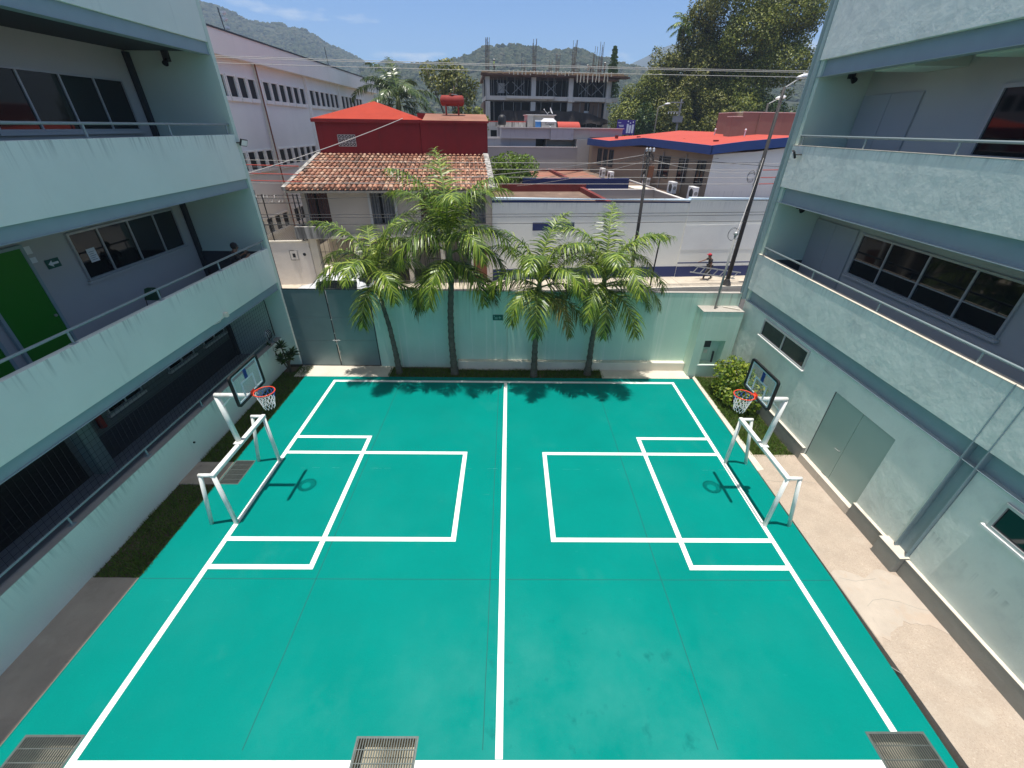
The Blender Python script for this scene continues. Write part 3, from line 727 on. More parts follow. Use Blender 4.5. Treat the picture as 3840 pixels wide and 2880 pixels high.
# ------------------------------------------------------------------ goals with hoops
def goal(side, label):
    """side -1: left of the court, +1: right. x grows away from the court centre"""
    xf = -6.75 if side < 0 else 6.49
    s = side
    t = thing("goal_hoop", label, "goal", (xf, 8.2, 0), "goals with a basketball hoop welded on top")
    ya, yb = 7.05, 9.33
    for y in (ya, yb):
        MB().tube([(xf, y, 0), (xf, y, 1.60)], .05, 14).part("post", 'white_paint', t, smooth=True)
        MB().tube([(xf + s * .30, y, 1.60), (xf + s * .62, y, 0)], .045, 12).part("back_leg", 'white_paint', t, smooth=True)
        MB().tube([(xf + s * .05, y, 1.63), (xf + s * .33, y, 1.63)], .045, 12).part("top_bar", 'white_paint', t, smooth=True)
    MB().box(xf - .055, xf + .055, ya - .05, yb + .05, 1.58, 1.68).part("crossbar", 'white_paint', t, bevel=.02)
    MB().tube([(xf - s * .03, ya + .06, .035), (xf - s * .03, yb - .06, .035)], .03, 8).part("ground_bar", 'white_paint', t)
    xp = xf + s * .10
    MB().tube([(xf + s * .02, 8.2, 1.68), (xp, 8.2, 3.02)], .06, 14).part("hoop_post", 'white_paint', t, smooth=True)
    MB().box(min(xf - .1, xf + .1), max(xf - .1, xf + .1), 8.08, 8.32, 1.681, 1.70).part("base_plate", 'white_paint', t)
    xb = xf - s * (.77 if s < 0 else .64)
    MB().tube([(xp + s * .03, 8.2, 3.07), (xb + s * .04, 8.2, 3.07)], .055, 12).part("arm", 'white_paint', t, smooth=True)
    MB().tube([(xp - s * .02, 8.2, 2.72), (xp - s * .33, 8.2, 3.03)], .02, 6).part("brace", 'white_paint', t)
    # backboard: rounded frame, clear panel, painted lines
    yc, w, z0, z1 = 8.2, .57, 3.10, 3.88
    def rr(dx, inset, rads=.07):
        pts = []
        for cx, cz, a0 in ((w - inset - rads, z1 - inset - rads, 0), (-(w - inset - rads), z1 - inset - rads, 90), (-(w - inset - rads), z0 + inset + rads, 180), (w - inset - rads, z0 + inset + rads, 270)):
            for k in range(5):
                a = rad(a0 + 90 * k / 4); pts.append((xb + dx, yc + cx + rads * math.cos(a), cz + rads * math.sin(a)))
        return pts
    bd = MB().poly(rr(-.006, .03), (.012, 0, 0)).part("backboard", 'board', t)
    fr = MB(); o_, i_ = rr(-.025, 0), rr(-.025, .045, .05); n = len(o_)
    o2, i2 = [(x + .05, y, z) for x, y, z in o_], [(x + .05, y, z) for x, y, z in i_]
    fr.add(o_ + i_ + o2 + i2, [f for k in range(n) for f in ((k, (k + 1) % n, n + (k + 1) % n, n + k), (2 * n + k, 3 * n + k, 3 * n + (k + 1) % n, 2 * n + (k + 1) % n), (k, 2 * n + k, 2 * n + (k + 1) % n, (k + 1) % n), (n + k, n + (k + 1) % n, 3 * n + (k + 1) % n, 3 * n + k))])
    fr.part("board_frame", 'black', bd)
    li = MB()
    def bar(ya_, yb_, za, zb): li.box(xb - .009, xb + .009, yc + ya_, yc + yb_, za, zb)
    bar(-.50, .50, 3.79, 3.82); bar(-.50, .50, 3.16, 3.19); bar(-.50, -.47, 3.19, 3.79); bar(.47, .50, 3.19, 3.79)
    bar(-.25, .25, 3.52, 3.56); bar(-.25, -.21, 3.22, 3.52); bar(.21, .25, 3.22, 3.52)
    li.part("board_line", 'board_line', bd)
    st = MB(); st.box(xb - .010, xb + .010, yc - .05, yc + .05, 3.56, 3.79); st.part("board_stripe", 'board_blue', bd)
    xr = xb - s * .29
    rg = MB().tube([(xr + .225 * math.cos(a), yc + .225 * math.sin(a), 3.18) for a in [2 * math.pi * k / 28 for k in range(28)]], .012, 8, closed=True)
    xi, xo = xb - s * .014, xb - s * .075
    rg.box(min(xi, xo), max(xi, xo), yc - .055, yc + .055, 3.165, 3.185); rg.box(min(xi, xb - s * .024), max(xi, xb - s * .024), yc - .08, yc + .08, 3.10, 3.22)
    for q in (-1, 1): rg.tube([(xb - s * .02, yc + q * .07, 3.12), (xr + s * .12, yc + q * .19, 3.172)], .008, 5)
    ring = rg.part("hoop_ring", 'orange', t, smooth=False)
    for colr, lv in (('net_white', ((0, 12), (1, 12), (2, 12))), ('net_blue', ((3, 12),))):
        pass
    K, H = 12, 5
    def np_(i, j):
        rr_ = .222 - .10 * (j / H) ** .8; a = 2 * math.pi * (i + (j % 2) * .5) / K
        return Vector((xr + rr_ * math.cos(a), yc + rr_ * math.sin(a), 3.17 - .43 * j / H - .01 * math.sin(i * 5)))
    nw, nb = MB(), MB()
    for j in range(H):
        for i in range(K):
            tgt = nb if j < 2 and (i % 12 < 6) else nw
            a = np_(i, j)
            b1 = np_(i, j + 1); b2 = np_(i - 1, j + 1) if j % 2 == 0 else np_(i + 1, j + 1)
            tgt.tube([a, b1], .0055, 4, cap=False); tgt.tube([a, b2], .0055, 4, cap=False)
    nw.part("net", 'net_white', ring); nb.part("net", 'net_blue', ring)
    return t
goal(-1, "white steel goal and hoop at the left end, by the shaded grass strip")
goal(1, "white steel goal and hoop at the right end, by the yellow bush")

# ------------------------------------------------------------------ palms, shrubs, trees
def frond(base, az, elev, length, bend, nleaf, leaflen, mb_leaf, mb_rib, rng, twist=0., droop=.5, w=.034):
    d = Vector((math.cos(az) * math.cos(elev), math.sin(az) * math.cos(elev), math.sin(elev)))
    p = Vector(base); n = 14; pts = [p.copy()]; e = elev
    for i in range(n):
        f = (i + 1) / n
        e = elev - bend * f ** 1.4
        a2 = az + twist * f
        p = p + Vector((math.cos(a2) * math.cos(e), math.sin(a2) * math.cos(e), math.sin(e))) * (length / n)
        pts.append(p.copy())
    mb_rib.tube(pts, [.035 * (1 - .92 * i / n) + .003 for i in range(n + 1)], 5, cap=False)
    for i in range(nleaf):
        t = .10 + .90 * (i + rng.random() * .6) / nleaf
        x = min(t, .9999) * n; k = int(x); q = pts[k].lerp(pts[k + 1], x - k)
        tan = (pts[k + 1] - pts[k]).normalized(); side = tan.cross(Vector((0, 0, 1)))
        if side.length < .05: side = Vector((math.sin(az), -math.cos(az), 0))
        side.normalize(); up = side.cross(tan)
        L_ = leaflen * (math.sin(math.pi * min(1, (.22 + .72 * t))) ** .6) * rng.uniform(.8, 1.1) * (1 if t < .9 else .75)
        for sgn in (-1, 1):
            fwd = .55 + .5 * t + rng.uniform(-.2, .2); lift = rng.uniform(-.45, .7)
            dd = (side * sgn + tan * fwd + up * lift).normalized()
            a = q.copy(); wv = tan.cross(dd).cross(dd).normalized() * (-w / 2) if tan.cross(dd).length > .01 else up * w
            vs = []; m = 3
            for j in range(m + 1):
                ww = wv * (1 - (j / m) ** 1.6 * .95) * (.7 if j == 0 else 1)
                vs += [a - ww, a + ww]
                dd = (dd + Vector((0, 0, -1)) * droop * rng.uniform(.6, 1.2) * (.45 + .5 * j / m)).normalized()
                a = a + dd * (L_ / m)
            mb_leaf.add(vs, [(2 * j, 2 * j + 1, 2 * j + 3, 2 * j + 2) for j in range(m)])
def palm(label, base, trunk_pts, r0, r1, crown, fr, seed, nleaf=68, leaflen=.80, group="palms along the yard wall", shaft=.9, w=.041, leaf=None):
    """fr: list of (azimuth deg, elevation deg, length, bend deg, old?)"""
    rng = random.Random(seed)
    t = thing("palm_tree", label, "palm", base, group)
    pts = [Vector(base)] + [Vector(p) for p in trunk_pts] + [Vector(crown) - Vector((0, 0, shaft))]
    fine = []
    for a, b in zip(pts, pts[1:]):
        n = max(2, int((b - a).length / .09))
        fine += [a.lerp(b, i / n) for i in range(n)]
    fine.append(pts[-1]); N = len(fine)
    rs = []
    for i in range(N):
        f = i / N; rr_ = r0 + (r1 - r0) * f + .05 * math.exp(-f * 9)
        rs.append(rr_ * (1.10 if i % 3 == 0 else .95) * (1 + .05 * noise.noise((i * .7, seed, 0))))
    MB().tube(fine, rs, 12).part("trunk", 'palm_trunk', t, smooth=True)
    c = Vector(crown); s0 = pts[-1]
    MB().tube([s0 - Vector((0, 0, .05)), s0.lerp(c, .3), s0.lerp(c, .7), c + Vector((0, 0, .1))], [r1 * 1.02, r1 * 1.3, r1 * 1.05, r1 * .5], 10).part("crown_shaft", 'palm_sheath', t, smooth=True)
    for i, (az, el, ln_, bd, old) in enumerate(fr):
        lf, rb = MB(), MB()
        if el < 65: ln_ = ln_ * .93
        z = c + Vector((0, 0, -shaft * .55 + shaft * .6 * max(0, el) / 80.))
        frond(z, rad(az + rng.uniform(-6, 6)), rad(el + rng.uniform(-4, 4)), ln_ * rng.uniform(.94, 1.06), rad(bd), nleaf, leaflen * rng.uniform(.9, 1.1), lf, rb, rng, rad(rng.uniform(-22, 22)), w=w, droop=.72)
        f = lf.part("frond", 'palm_leaf_old' if old else (leaf or 'palm_leaf'), t)
        rb.part("rachis", 'palm_rib', f, smooth=True)
    return t
def ring(n, el, ln_, bd, off=0, old=0): return [(off + 360 * i / n, el, ln_, bd, old) for i in range(n)]
palm("slim palm beside the steel gate, its trunk leaning left", (-4.40, 14.60, -.05), [(-4.42, 14.58, .8), (-4.5, 14.55, 2.0)], .105, .07, (-4.66, 14.5, 4.1),
     [(20, 82, 2.7, 70, 0), (200, 76, 2.8, 85, 0), (110, 70, 2.7, 95, 0), (330, 72, 2.7, 95, 0), (165, 58, 2.7, 118, 0), (215, 55, 2.6, 125, 0), (25, 52, 2.6, 128, 0), (300, 50, 2.5, 130, 0), (255, 60, 2.7, 120, 0), (70, 45, 2.5, 120, 0),
      (178, 34, 2.7, 112, 0), (268, 12, 2.2, 100, 0), (345, 18, 2.3, 105, 0)], 3)
palm("tallest palm in the bed, in front of the tiled house", (-2.16, 14.55, -.05), [(-2.2, 14.55, 1.5), (-2.16, 14.52, 2.6)], .13, .10, (-2.05, 14.5, 5.3),
     [(100, 84, 2.9, 60, 0), (220, 80, 3.0, 72, 0), (340, 78, 3.0, 75, 0), (20, 72, 3.0, 90, 0), (170, 70, 3.1, 92, 0), (275, 74, 2.9, 92, 0), (200, 55, 3.1, 122, 0), (345, 54, 3.0, 122, 0), (300, 50, 2.9, 128, 0), (240, 50, 2.9, 128, 0), (60, 50, 2.8, 120, 0), (130, 50, 2.8, 120, 0),
      (188, 32, 2.8, 115, 0), (5, 26, 2.8, 110, 0), (225, 4, 2.5, 85, 0), (320, 6, 2.4, 88, 0), (350, -4, 2.6, 75, 1), (212, -24, 2.4, 60, 1), (268, 14, 2.5, 100, 0)], 5, nleaf=72, leaflen=.86, shaft=1.5)
palm("bright green palm between the green wall sign and the last palm", (1.02, 14.45, -.05), [(1.02, 14.45, 1.5)], .12, .085, (1.08, 14.45, 3.95),
     [(60, 82, 2.7, 65, 0), (190, 78, 2.8, 80, 0), (320, 76, 2.8, 85, 0), (10, 68, 2.8, 100, 0), (170, 66, 2.8, 102, 0), (255, 70, 2.8, 100, 0), (215, 52, 2.8, 125, 0), (350, 50, 2.7, 125, 0), (290, 54, 2.9, 120, 0), (110, 50, 2.6, 120, 0),
      (180, 30, 2.6, 112, 0), (2, 26, 2.6, 112, 0), (262, 18, 2.6, 112, 0), (300, 8, 2.6, 92, 1), (238, 22, 2.6, 108, 0), (335, 0, 2.5, 78, 1)], 8, nleaf=68)
palm("bright green palm nearest the meter pillar, fronds arching over the wall", (3.20, 14.57, -.05), [(3.22, 14.56, 1.5), (3.28, 14.55, 2.4)], .12, .085, (3.38, 14.5, 4.1),
     [(90, 82, 2.7, 65, 0), (200, 78, 2.7, 82, 0), (5, 70, 3.0, 95, 0), (335, 74, 2.8, 88, 0), (170, 64, 2.7, 105, 0), (270, 70, 2.8, 98, 0), (30, 54, 2.8, 120, 0), (220, 52, 2.7, 125, 0), (300, 52, 2.8, 122, 0), (130, 48, 2.6, 122, 0),
      (2, 40, 3.0, 112, 0), (352, 20, 2.8, 98, 0), (305, 2, 2.5, 80, 0), (270, 10, 2.6, 100, 0), (248, 24, 2.6, 110, 0), (188, 10, 2.5, 90, 1), (18, 8, 2.6, 85, 0)], 13, nleaf=68)
palm("big old palm rising behind the red house", W(-8.9, 25, 0), [W(-8.9, 25, 5)], .28, .22, W(-8.9, 25, 10.9),
     [(172, 42, 6.6, 100, 0), (150, 74, 5.2, 78, 0), (140, 62, 4.8, 95, 0), (100, 78, 4.4, 60, 0), (60, 62, 4.6, 90, 0), (15, 40, 5.0, 95, 0), (0, 15, 5.0, 80, 0), (330, 35, 4.5, 95, 0), (300, 50, 4.4, 100, 0), (250, 40, 4.2, 100, 0), (215, 25, 4.4, 80, 0), (350, -5, 4.2, 55, 0), (200, 60, 4.2, 90, 0), (190, 5, 4.4, 60, 0), (120, 55, 4.5, 80, 0)], 21, nleaf=60, leaflen=1.15, group="palms beyond the street", shaft=1.2, w=.11, leaf='palm_deep')
palm("tall thin palm poking out left of the big trees", W(30.6, 51, 0), [W(30.6, 51, 10)], .22, .15, W(30.6, 51, 21.6),
     ring(5, 65, 2.8, 80, 0) + ring(6, 28, 3.0, 90, 30) + ring(4, -5, 2.6, 60, 10), 22, nleaf=44, leaflen=.8, group="palms beyond the street", shaft=.8, w=.09)

def leaves(mb, blobs, n, size, rng, hollow=.55):
    vol = [b[3] * b[4] * b[5] for b in blobs]
    for _ in range(n):
        b = blobs[rng.choices(range(len(blobs)), vol)[0]]
        while True:
            p = Vector((rng.uniform(-1, 1), rng.uniform(-1, 1), rng.uniform(-1, 1)))
            if hollow * (.4 + .6 * rng.random()) < p.length < 1: break
        nrm = p.normalized()
        q = Vector((b[0] + p.x * b[3], b[1] + p.y * b[4], b[2] + p.z * b[5]))
        g_ = noise.noise(q * (1.3 / max(size * 5, .3)))
        if g_ < -.12 and rng.random() < .75: continue
        nrm = (nrm * .8 + Vector((rng.gauss(0, .6), rng.gauss(0, .6), rng.gauss(.35, .6)))).normalized()
        a = nrm.cross(Vector((rng.gauss(0, 1), rng.gauss(0, 1), rng.gauss(0, 1)))).normalized(); c = nrm.cross(a)
        s = size * rng.uniform(.55, 1.25)
        mb.add([q - a * s, q + c * s * .5, q + a * s, q - c * s * .5], [(0, 1, 2, 3)])
def tree(name, label, base, blobs, n, size, leaf, seed, group=None, trunk_r=.3, street=True, cat="tree", limbs=6):
    rng = random.Random(seed)
    t = thing(name, label, cat, base, group, street)
    tb = Vector(base); cz = sum(b[2] for b in blobs) / len(blobs); lo = min(b[2] - b[5] for b in blobs)
    top = Vector((sum(b[0] for b in blobs) / len(blobs), sum(b[1] for b in blobs) / len(blobs), cz))
    tr = MB().tube([tb, tb.lerp(top, .35) + Vector((.2, 0, 0)), tb.lerp(top, .7), top], [trunk_r, trunk_r * .8, trunk_r * .55, trunk_r * .25], 8)
    for k in range(limbs):
        b = blobs[k % len(blobs)]
        s = tb.lerp(top, rng.uniform(.35, .75)); e = Vector((b[0], b[1], b[2])) + Vector((rng.uniform(-.6, .6) * b[3], rng.uniform(-.6, .6) * b[4], rng.uniform(-.2, .7) * b[5]))
        tr.tube([s, s.lerp(e, .5) + Vector((0, 0, .2)), e], [trunk_r * .35, trunk_r * .22, trunk_r * .08], 5)
    tr.part("trunk", 'bark', t, smooth=True)
    cr = MB(); leaves(cr, blobs, n, size, rng); cr.part("crown", leaf, t)
    return t
def lobes(u, v, z0, z1, r, k, rng):
    """k lobes stacked between heights z0 and z1"""
    out = []
    for i in range(k):
        f = (i + .5) / k; rr_ = r * (1.0 - .55 * abs(f - .42) ** 1.3 * 1.6) * rng.uniform(.75, 1.05)
        out.append((u + rng.uniform(-.45, .45) * r, v + rng.uniform(-.4, .4) * r, z0 + (z1 - z0) * f, rr_, rr_, (z1 - z0) / k * rng.uniform(.75, 1.0)))
    for i in range(int((z1 - z0) * 1.1)):
        a = rng.uniform(0, 6.28); f = rng.uniform(.12, .97); k_ = r * (1.05 - .5 * abs(f - .42)) * rng.uniform(.85, 1.2); q = r * rng.uniform(.16, .34)
        out.append((u + k_ * math.cos(a), v + k_ * math.sin(a) * .8, z0 + (z1 - z0) * f, q, q, q * rng.uniform(.9, 1.7)))
    out.append((u + rng.uniform(-.3, .3) * r, v, z1 - (z1 - z0) * .06, r * .35, r * .35, (z1 - z0) * .09))
    return out
TR = [("rounded tree just right of the concrete frame, lowest of the row", 23.4, 51, 3, 13.6, 2.4, 'leaf_mid'),
      ("bushy olive tree next right of the lowest one by the concrete frame", 26.3, 50, 3, 15.2, 2.6, 'leaf_mid'),
      ("medium tree under the thin palm, left of the tall canopy", 29.2, 49, 3, 17.6, 2.9, 'leaf_dark'),
      ("tall ragged tree whose tip is the leftmost high spire", 33.0, 50, 4, 24.0, 3.4, 'leaf_dark'),
      ("tallest broad tree, reaching above the top of the picture", 37.2, 49, 4, 27.5, 4.2, 'leaf_mid'),
      ("broad high tree nearest the right building's corner", 42.2, 48, 9, 27.0, 4.4, 'leaf_mid'),
      ("short dark tree behind the purple hoarding", 25.2, 45, 2, 10.6, 2.0, 'leaf_deep'),
      ("dark bushy tree behind the transformer pole", 29.6, 45.5, 2, 12.6, 2.8, 'leaf_dark'),
      ("dark bushy tree behind the brown rooftop blocks", 34.2, 44, 2, 12.8, 3.0, 'leaf_dark'),
      ("lighter bushy tree behind the street lamp head", 38.5, 43.5, 2, 12.4, 2.8, 'leaf_mid'),
      ("dark tree low at the right building's corner column", 43.5, 44, 2, 11.5, 3.0, 'leaf_deep'),
      ("tall dense tree filling the gap left of the tallest one", 35.0, 52, 3, 21.0, 3.6, 'leaf_dark'), ("dense tree behind the lamp head, below the highest canopy", 40.0, 52, 3, 19.0, 3.8, 'leaf_dark')]
for i, (lab, u, v, z0, z1, r, lf) in enumerate(TR):
    rng = random.Random(40 + i); bl = lobes(u, v, z0, z1, r * 1.32, max(3, int((z1 - z0) / 2.6)), rng)
    tree("broadleaf_tree", lab, (u, v, 0), bl, int(1800 * (z1 - z0) * r / 2.3), .175, lf, 60 + i, "trees beyond the red roofed building", .32)
rng = random.Random(5)
tree("broadleaf_tree", "airy dark tree between the old palm and the water tank", (-3.6, 45, 0), [(-3.4, 45, 13.6, 2.6, 2.5, 2.0), (-5.6, 45, 13.6, 2.0, 2, 1.7), (-1.9, 45, 12.3, 1.6, 1.6, 1.6), (-4.2, 45, 15.2, 1.7, 1.7, 1.1), (-7.0, 45, 14.6, 1.3, 1.3, 1.2), (-2.2, 44.5, 10.0, 1.8, 1.8, 1.2), (-.9, 45, 13.4, .9, .9, .8)], 3600, .26, 'leaf_dark', 71, None, .3, limbs=10)
tree("broadleaf_tree", "pale scrubby tree left of the concrete frame's first column", (-.9, 47, 0), [(-.8, 47, 9.6, 1.6, 1.5, 1.5), (.4, 47, 9.0, 1.2, 1.2, 1.2)], 900, .26, 'leaf_mid', 72)
bush = [(.6 + .55, 11.6, 5.7, 1.5, 1.4, 1.15), (.1, 11.6, 5.55, 1.15, 1.2, 1.0), (2.35, 11.7, 5.6, 1.2, 1.2, 1.1), (1.2, 11.4, 4.9, 1.9, 1.4, .75)]
tree("clipped_tree", "bright lime green clipped tree between red house and grey building", (1.2, 11.6, 3.0), bush, 5200, .13, 'leaf_lime', 73, None, .12)
sh = [(8.15, 13.05, .85, .55, .9, .75), (8.35, 12.2, .75, .5, .8, .7), (8.2, 12.6, 1.15, .45, .75, .5), (8.0, 12.75, .4, .5, .9, .4)]
tree("hedge_bush", "yellow green variegated bush behind the right hoop", (8.2, 12.6, -.05), sh, 4200, .075, 'leaf_bright', 74, None, .06, street=False, cat="bush")
# plumeria by the left corner
t = thing("corner_shrub", "small dark shrub with long leaves at the mint wall corner", "shrub", (-8.80, 14.62, -.05))
stt, lv = MB(), MB(); rng = random.Random(9)
for k in range(6):
    a = rng.uniform(0, 6.28); e = Vector((-8.80 + .42 * math.cos(a), 14.5 + .35 * math.sin(a), rng.uniform(.75, 1.45)))
    stt.tube([(-8.80, 14.62, -.05), (-8.8 + .1 * math.cos(a), 14.55, .4), e], [.035, .03, .018], 6)
    for j in range(38):
        b = rng.uniform(0, 6.28); el = rng.uniform(-.3, 1.2); d = Vector((math.cos(b) * math.cos(el), math.sin(b) * math.cos(el), math.sin(el))); sd = d.cross(Vector((0, 0, 1))).normalized() * .048
        l = rng.uniform(.18, .30); q = e - Vector((0, 0, rng.uniform(0, .25)))
        lv.add([q, q + d * l * .5 + sd, q + d * l, q + d * l * .5 - sd], [(0, 1, 2, 3)])
stt.part("stem", 'bark', t, smooth=True); lv.part("foliage", 'leaf_deep', t)
# conifer
t = thing("conifer_tree", "narrow spire conifer standing right of the rebar columns", "tree", (23.1, 60, 0), None, True)
MB().tube([(23.1, 60, 0), (23.1, 60, 20)], [.25, .03], 6).part("trunk", 'bark', t)
cf = MB(); rng = random.Random(31)
for k in range(32):
    z = 19.9 - k * .24; r = .12 + .045 * k + .12 * rng.random(); r = min(r, 1.25)
    for j in range(9):
        a = rng.uniform(0, 6.28); d = Vector((math.cos(a), math.sin(a), .25)); q = Vector((23.1, 60, z))
        for m_ in range(4):
            p = q + d * r * (.3 + .25 * m_) + Vector((rng.uniform(-.12, .12), rng.uniform(-.12, .12), rng.uniform(-.1, .1))); s_ = .17
            cf.add([p + Vector((-s_, 0, 0)), p + Vector((0, 0, s_ * .8)), p + Vector((s_, rng.uniform(-.1, .1), 0)), p + Vector((0, 0, -s_ * .8))], [(0, 1, 2, 3)])
cf.part("crown", 'leaf_deep', t)

# ------------------------------------------------------------------ tiled house across the street (street frame u, v, z)
h = thing("tiled_house", "old two storey house with clay barrel tile roof behind the two left palms", "house", (-6.3, 3, 0), street=True)
sbox(-11.7, -1.06, 3.4, 7.5, 0, 5.3).part("rear_backing", 'house_wall', h)
m = MB().box(-10.30, -7.95, .35, .6, 3.0, 5.32).box(-6.65, -5.2, .35, .6, 3.0, 5.32).box(-3.9, -2.9, .35, .6, 3.0, 5.32).box(-11.75, -11.5, .35, .6, 3.0, 5.32).box(-1.4, -1.04, .1, .6, 3.0, 5.32).box(-11.5, -10.3, .35, .6, 3.0, 3.62).box(-7.95, -6.65, .35, .6, 3.0, 3.5).box(-5.2, -3.9, .35, .6, 3.0, 3.5).box(-2.9, -1.4, .35, .6, 3.0, 3.5)
m.part("upper_wall", 'house_wall', h)
sbox(-11.7, -1.06, .6, 7.5, 2.9, 3.0).part("floor_slab", 'concrete', h)
sbox(-11.76, -1.04, .25, .7, 5.32, 5.42).part("roof_beam", 'stained_concrete', h)
for u0, u1, z0, cm in ((-11.5, -10.3, 3.62, 'curtain_red'), (-7.95, -6.65, 3.5, 'curtain_grey'), (-5.2, -3.9, 3.5, 'curtain_red'), (-2.9, -1.4, 3.5, 'curtain_grey')):
    f = MB(); f.box(u0, u1, .38, .42, z0, z0 + .05).box(u0, u1, .38, .42, 5.25, 5.3)
    n = 9
    for i in range(n + 1):
        u = u0 + (u1 - u0) * i / n; f.tube([(u, .37, z0), (u, .37, 5.28)], .012, 4)
    w = f.part("window", 'steel_dark', h)
    c = MB(); k = 26
    for i in range(k):
        ua, ub = u0 + (u1 - u0) * i / k, u0 + (u1 - u0) * (i + 1) / k
        if i in (9, 10, 11): continue
        va, vb = .62 + .05 * math.sin(i * 1.9), .62 + .05 * math.sin((i + 1) * 1.9)
        c.add([(ua, va, z0), (ub, vb, z0), (ub, vb, 5.28), (ua, va, 5.28)], [(0, 1, 2, 3)])
    c.part("curtain", cm, w)
    sbox(u0, u1, .9, .92, z0, 5.3).part("pane", 'dark_in', w)
for u in (-8.08, -6.62): sbox(u, u + .13, .2, .349, 3.0, 5.32).part("pillar", 'wall_white', h)
sbox(-11.76, -1.04, -.12, .599, 2.82, 2.98).part("lintel", 'cream', h)
sbox(-11.76, -11.34, -.02, .5, .15, 2.82).part("pillar", 'cream', h)
for u in (-9.22, -6.2, -4.2): sbox(u, u + .26, -.02, .5, .15, 2.82).part("pillar", 'cream', h)
sbox(-2.35, -1.04, .0, .5, .15, 2.82).part("mosaic_wall", 'mosaic', h)
sbox(-2.2, -1.4, -.05, -.001, .15, 2.3).part("door", 'rust', h)
gb = MB()
for i in range(34):
    u = -11.30 + i * .265
    if -2.4 > u: gb.tube([(u, .25, .15), (u, .25, 2.8)], .012, 4)
for z in (1.0, 2.0): gb.tube([(-11.3, .25, z), (-2.4, .25, z)], .012, 4)
gb.part("garage_grille", 'steel_dark', h)
pl = MB().box(-12.1, -10.4, -.75, -.55, 2.98, 3.62).box(-12.1, -10.4, .15, .34, 2.98, 3.62).box(-12.1, -11.95, -.55, .15, 2.98, 3.62).box(-10.55, -10.4, -.55, .15, 2.98, 3.62).box(-11.95, -10.55, -.55, .15, 2.98, 3.45)
pl.part("planter_balcony", 'stained_concrete', h)
# the roof: barrel tiles laid in courses between eave and the red wall
ea_v, ea_z, to_v, to_z = -.62, 5.48, 5.0, 6.86
NC, NR = 39, 12
rf = MB()
def roofpt(fu, fv, dz=0):
    ul = -12.15 + .55 * fv; ur = -1.05 - .12 * fv
    return Vector((ul + (ur - ul) * fu, ea_v + (to_v - ea_v) * fv, ea_z + (to_z - ea_z) * fv + dz))
base_ = MB().poly([roofpt(0, 0, -.05), roofpt(1, 0, -.05), roofpt(1, 1, -.05), roofpt(0, 1, -.05)], (0, 0, -.10))
base_.part("roof_deck", 'tile_mortar', h)
for c in range(NC):
    for r in range(NR):
        fv0, fv1 = r / NR, (r + 1.18) / NR
        fv1 = min(fv1, 1.0)
        jx, jz = RND.uniform(-.02, .02), RND.uniform(-.008, .012)
        for kind in (0, 1):
            fu = (c + .5 + .5 * kind) / NC
            if kind == 1 and c == NC - 1: continue
            a, b = roofpt(fu, fv0), roofpt(fu, fv1)
            wa, wb = (.105, .085) if kind == 0 else (.08, .095)
            lift0, lift1 = (.055, .0) if kind == 0 else (.01, -.01)
            vs = []; n = 5
            for (p, w, lf_) in ((a, wa, lift0), (b, wb, lift1)):
                for j in range(n + 1):
                    an = math.pi * j / n
                    zz = math.sin(an) * w * .95 if kind == 0 else -math.sin(an) * w * .5
                    vs.append(p + Vector((math.cos(an) * w + jx, 0, zz + lf_ + jz + .03)))
            fs = [(j, n + 1 + j, n + 2 + j, j + 1) for j in range(n)]
            if kind == 0 and r == 0:
                vs.append(a + Vector((jx, 0, .0))); fs += [(j, j + 1, 2 * n + 2) for j in range(n)]
            rf.add(vs, fs)
rf.part("tile_roof", 'tile', h)
for fu, w_ in ((-.004, .22), (1.004, .34)): MB().beam(roofpt(fu, 0, .06), roofpt(fu, 1, .06), w_, .2).part("verge", 'stained_concrete', h)
# yard wall with meter box and barbed fence, left of the house
yw = thing("mosaic_yard_wall", "pale mosaic street wall with a meter box left of the tiled house", "wall", (-12.9, 0, 0), street=True)
sbox(-16, -11.78, -.06, .15, -.1, 2.62).part("wall", 'mosaic', yw)
sbox(-16, -11.77, -.09, .18, 2.621, 2.74).part("coping", 'cream', yw, bevel=.02)
mb_ = MB().box(-12.98, -12.50, -.09, -.061, 1.62, 2.20); o = mb_.part("meter_frame", 'stained_concrete', yw)
sbox(-12.93, -12.55, -.10, -.091, 1.67, 2.15).part("meter_box", 'mosaic', o); sbox(-12.80, -12.66, -.13, -.101, 1.80, 2.02).part("meter", 'black', o)
MB().tube([(-12.15, -.07, 1.95), (-12.15, -.061, 1.95)], .09, 14).part("round_vent", 'black', yw)
fn = thing("barbed_fence", "black steel fence with barbed wire coil on the mosaic wall", "fence", (-12.7, 0, 2.74), street=True)
for u in (-15.3, -13.66, -12.04, -11.82): MB().tube([(u, .02, 2.74), (u, .02, 5.2)], .035, 6).part("post", 'black', fn)
m = MB()
for z in (3.6, 4.75, 5.15): m.tube([(-15.6, .02, z), (-11.7, .02, z)], .018, 5)
m.part("rail", 'black', fn)
co = []
for i in range(300):
    a = i * .42; co.append((-15.5 + 3.8 * i / 300, .02 + .2 * math.cos(a), 4.98 + .2 * math.sin(a)))
MB().tube(co, .008, 3, cap=False).part("barbed_coil", 'galv', fn)
m = MB()
for i in range(40): u = -15.5 + i * .1; m.tube([(u, .02, 2.75), (min(u + 1, -11.7), .02, 2.75 + 1.0 * (min(u + 1, -11.7) - u))], .004, 3, cap=False); m.tube([(u, .02, 3.75), (min(u + 1, -11.7), .02, 3.75 - 1.0 * (min(u + 1, -11.7) - u))], .004, 3, cap=False)
m.part("wire_mesh", 'galv', fn)
sbox(-17, -11.8, 1.2, 4.5, -.05, .05).solo("neighbour_yard", 'cream', kind='structure', street=True, loc=(-14, 2, 0))

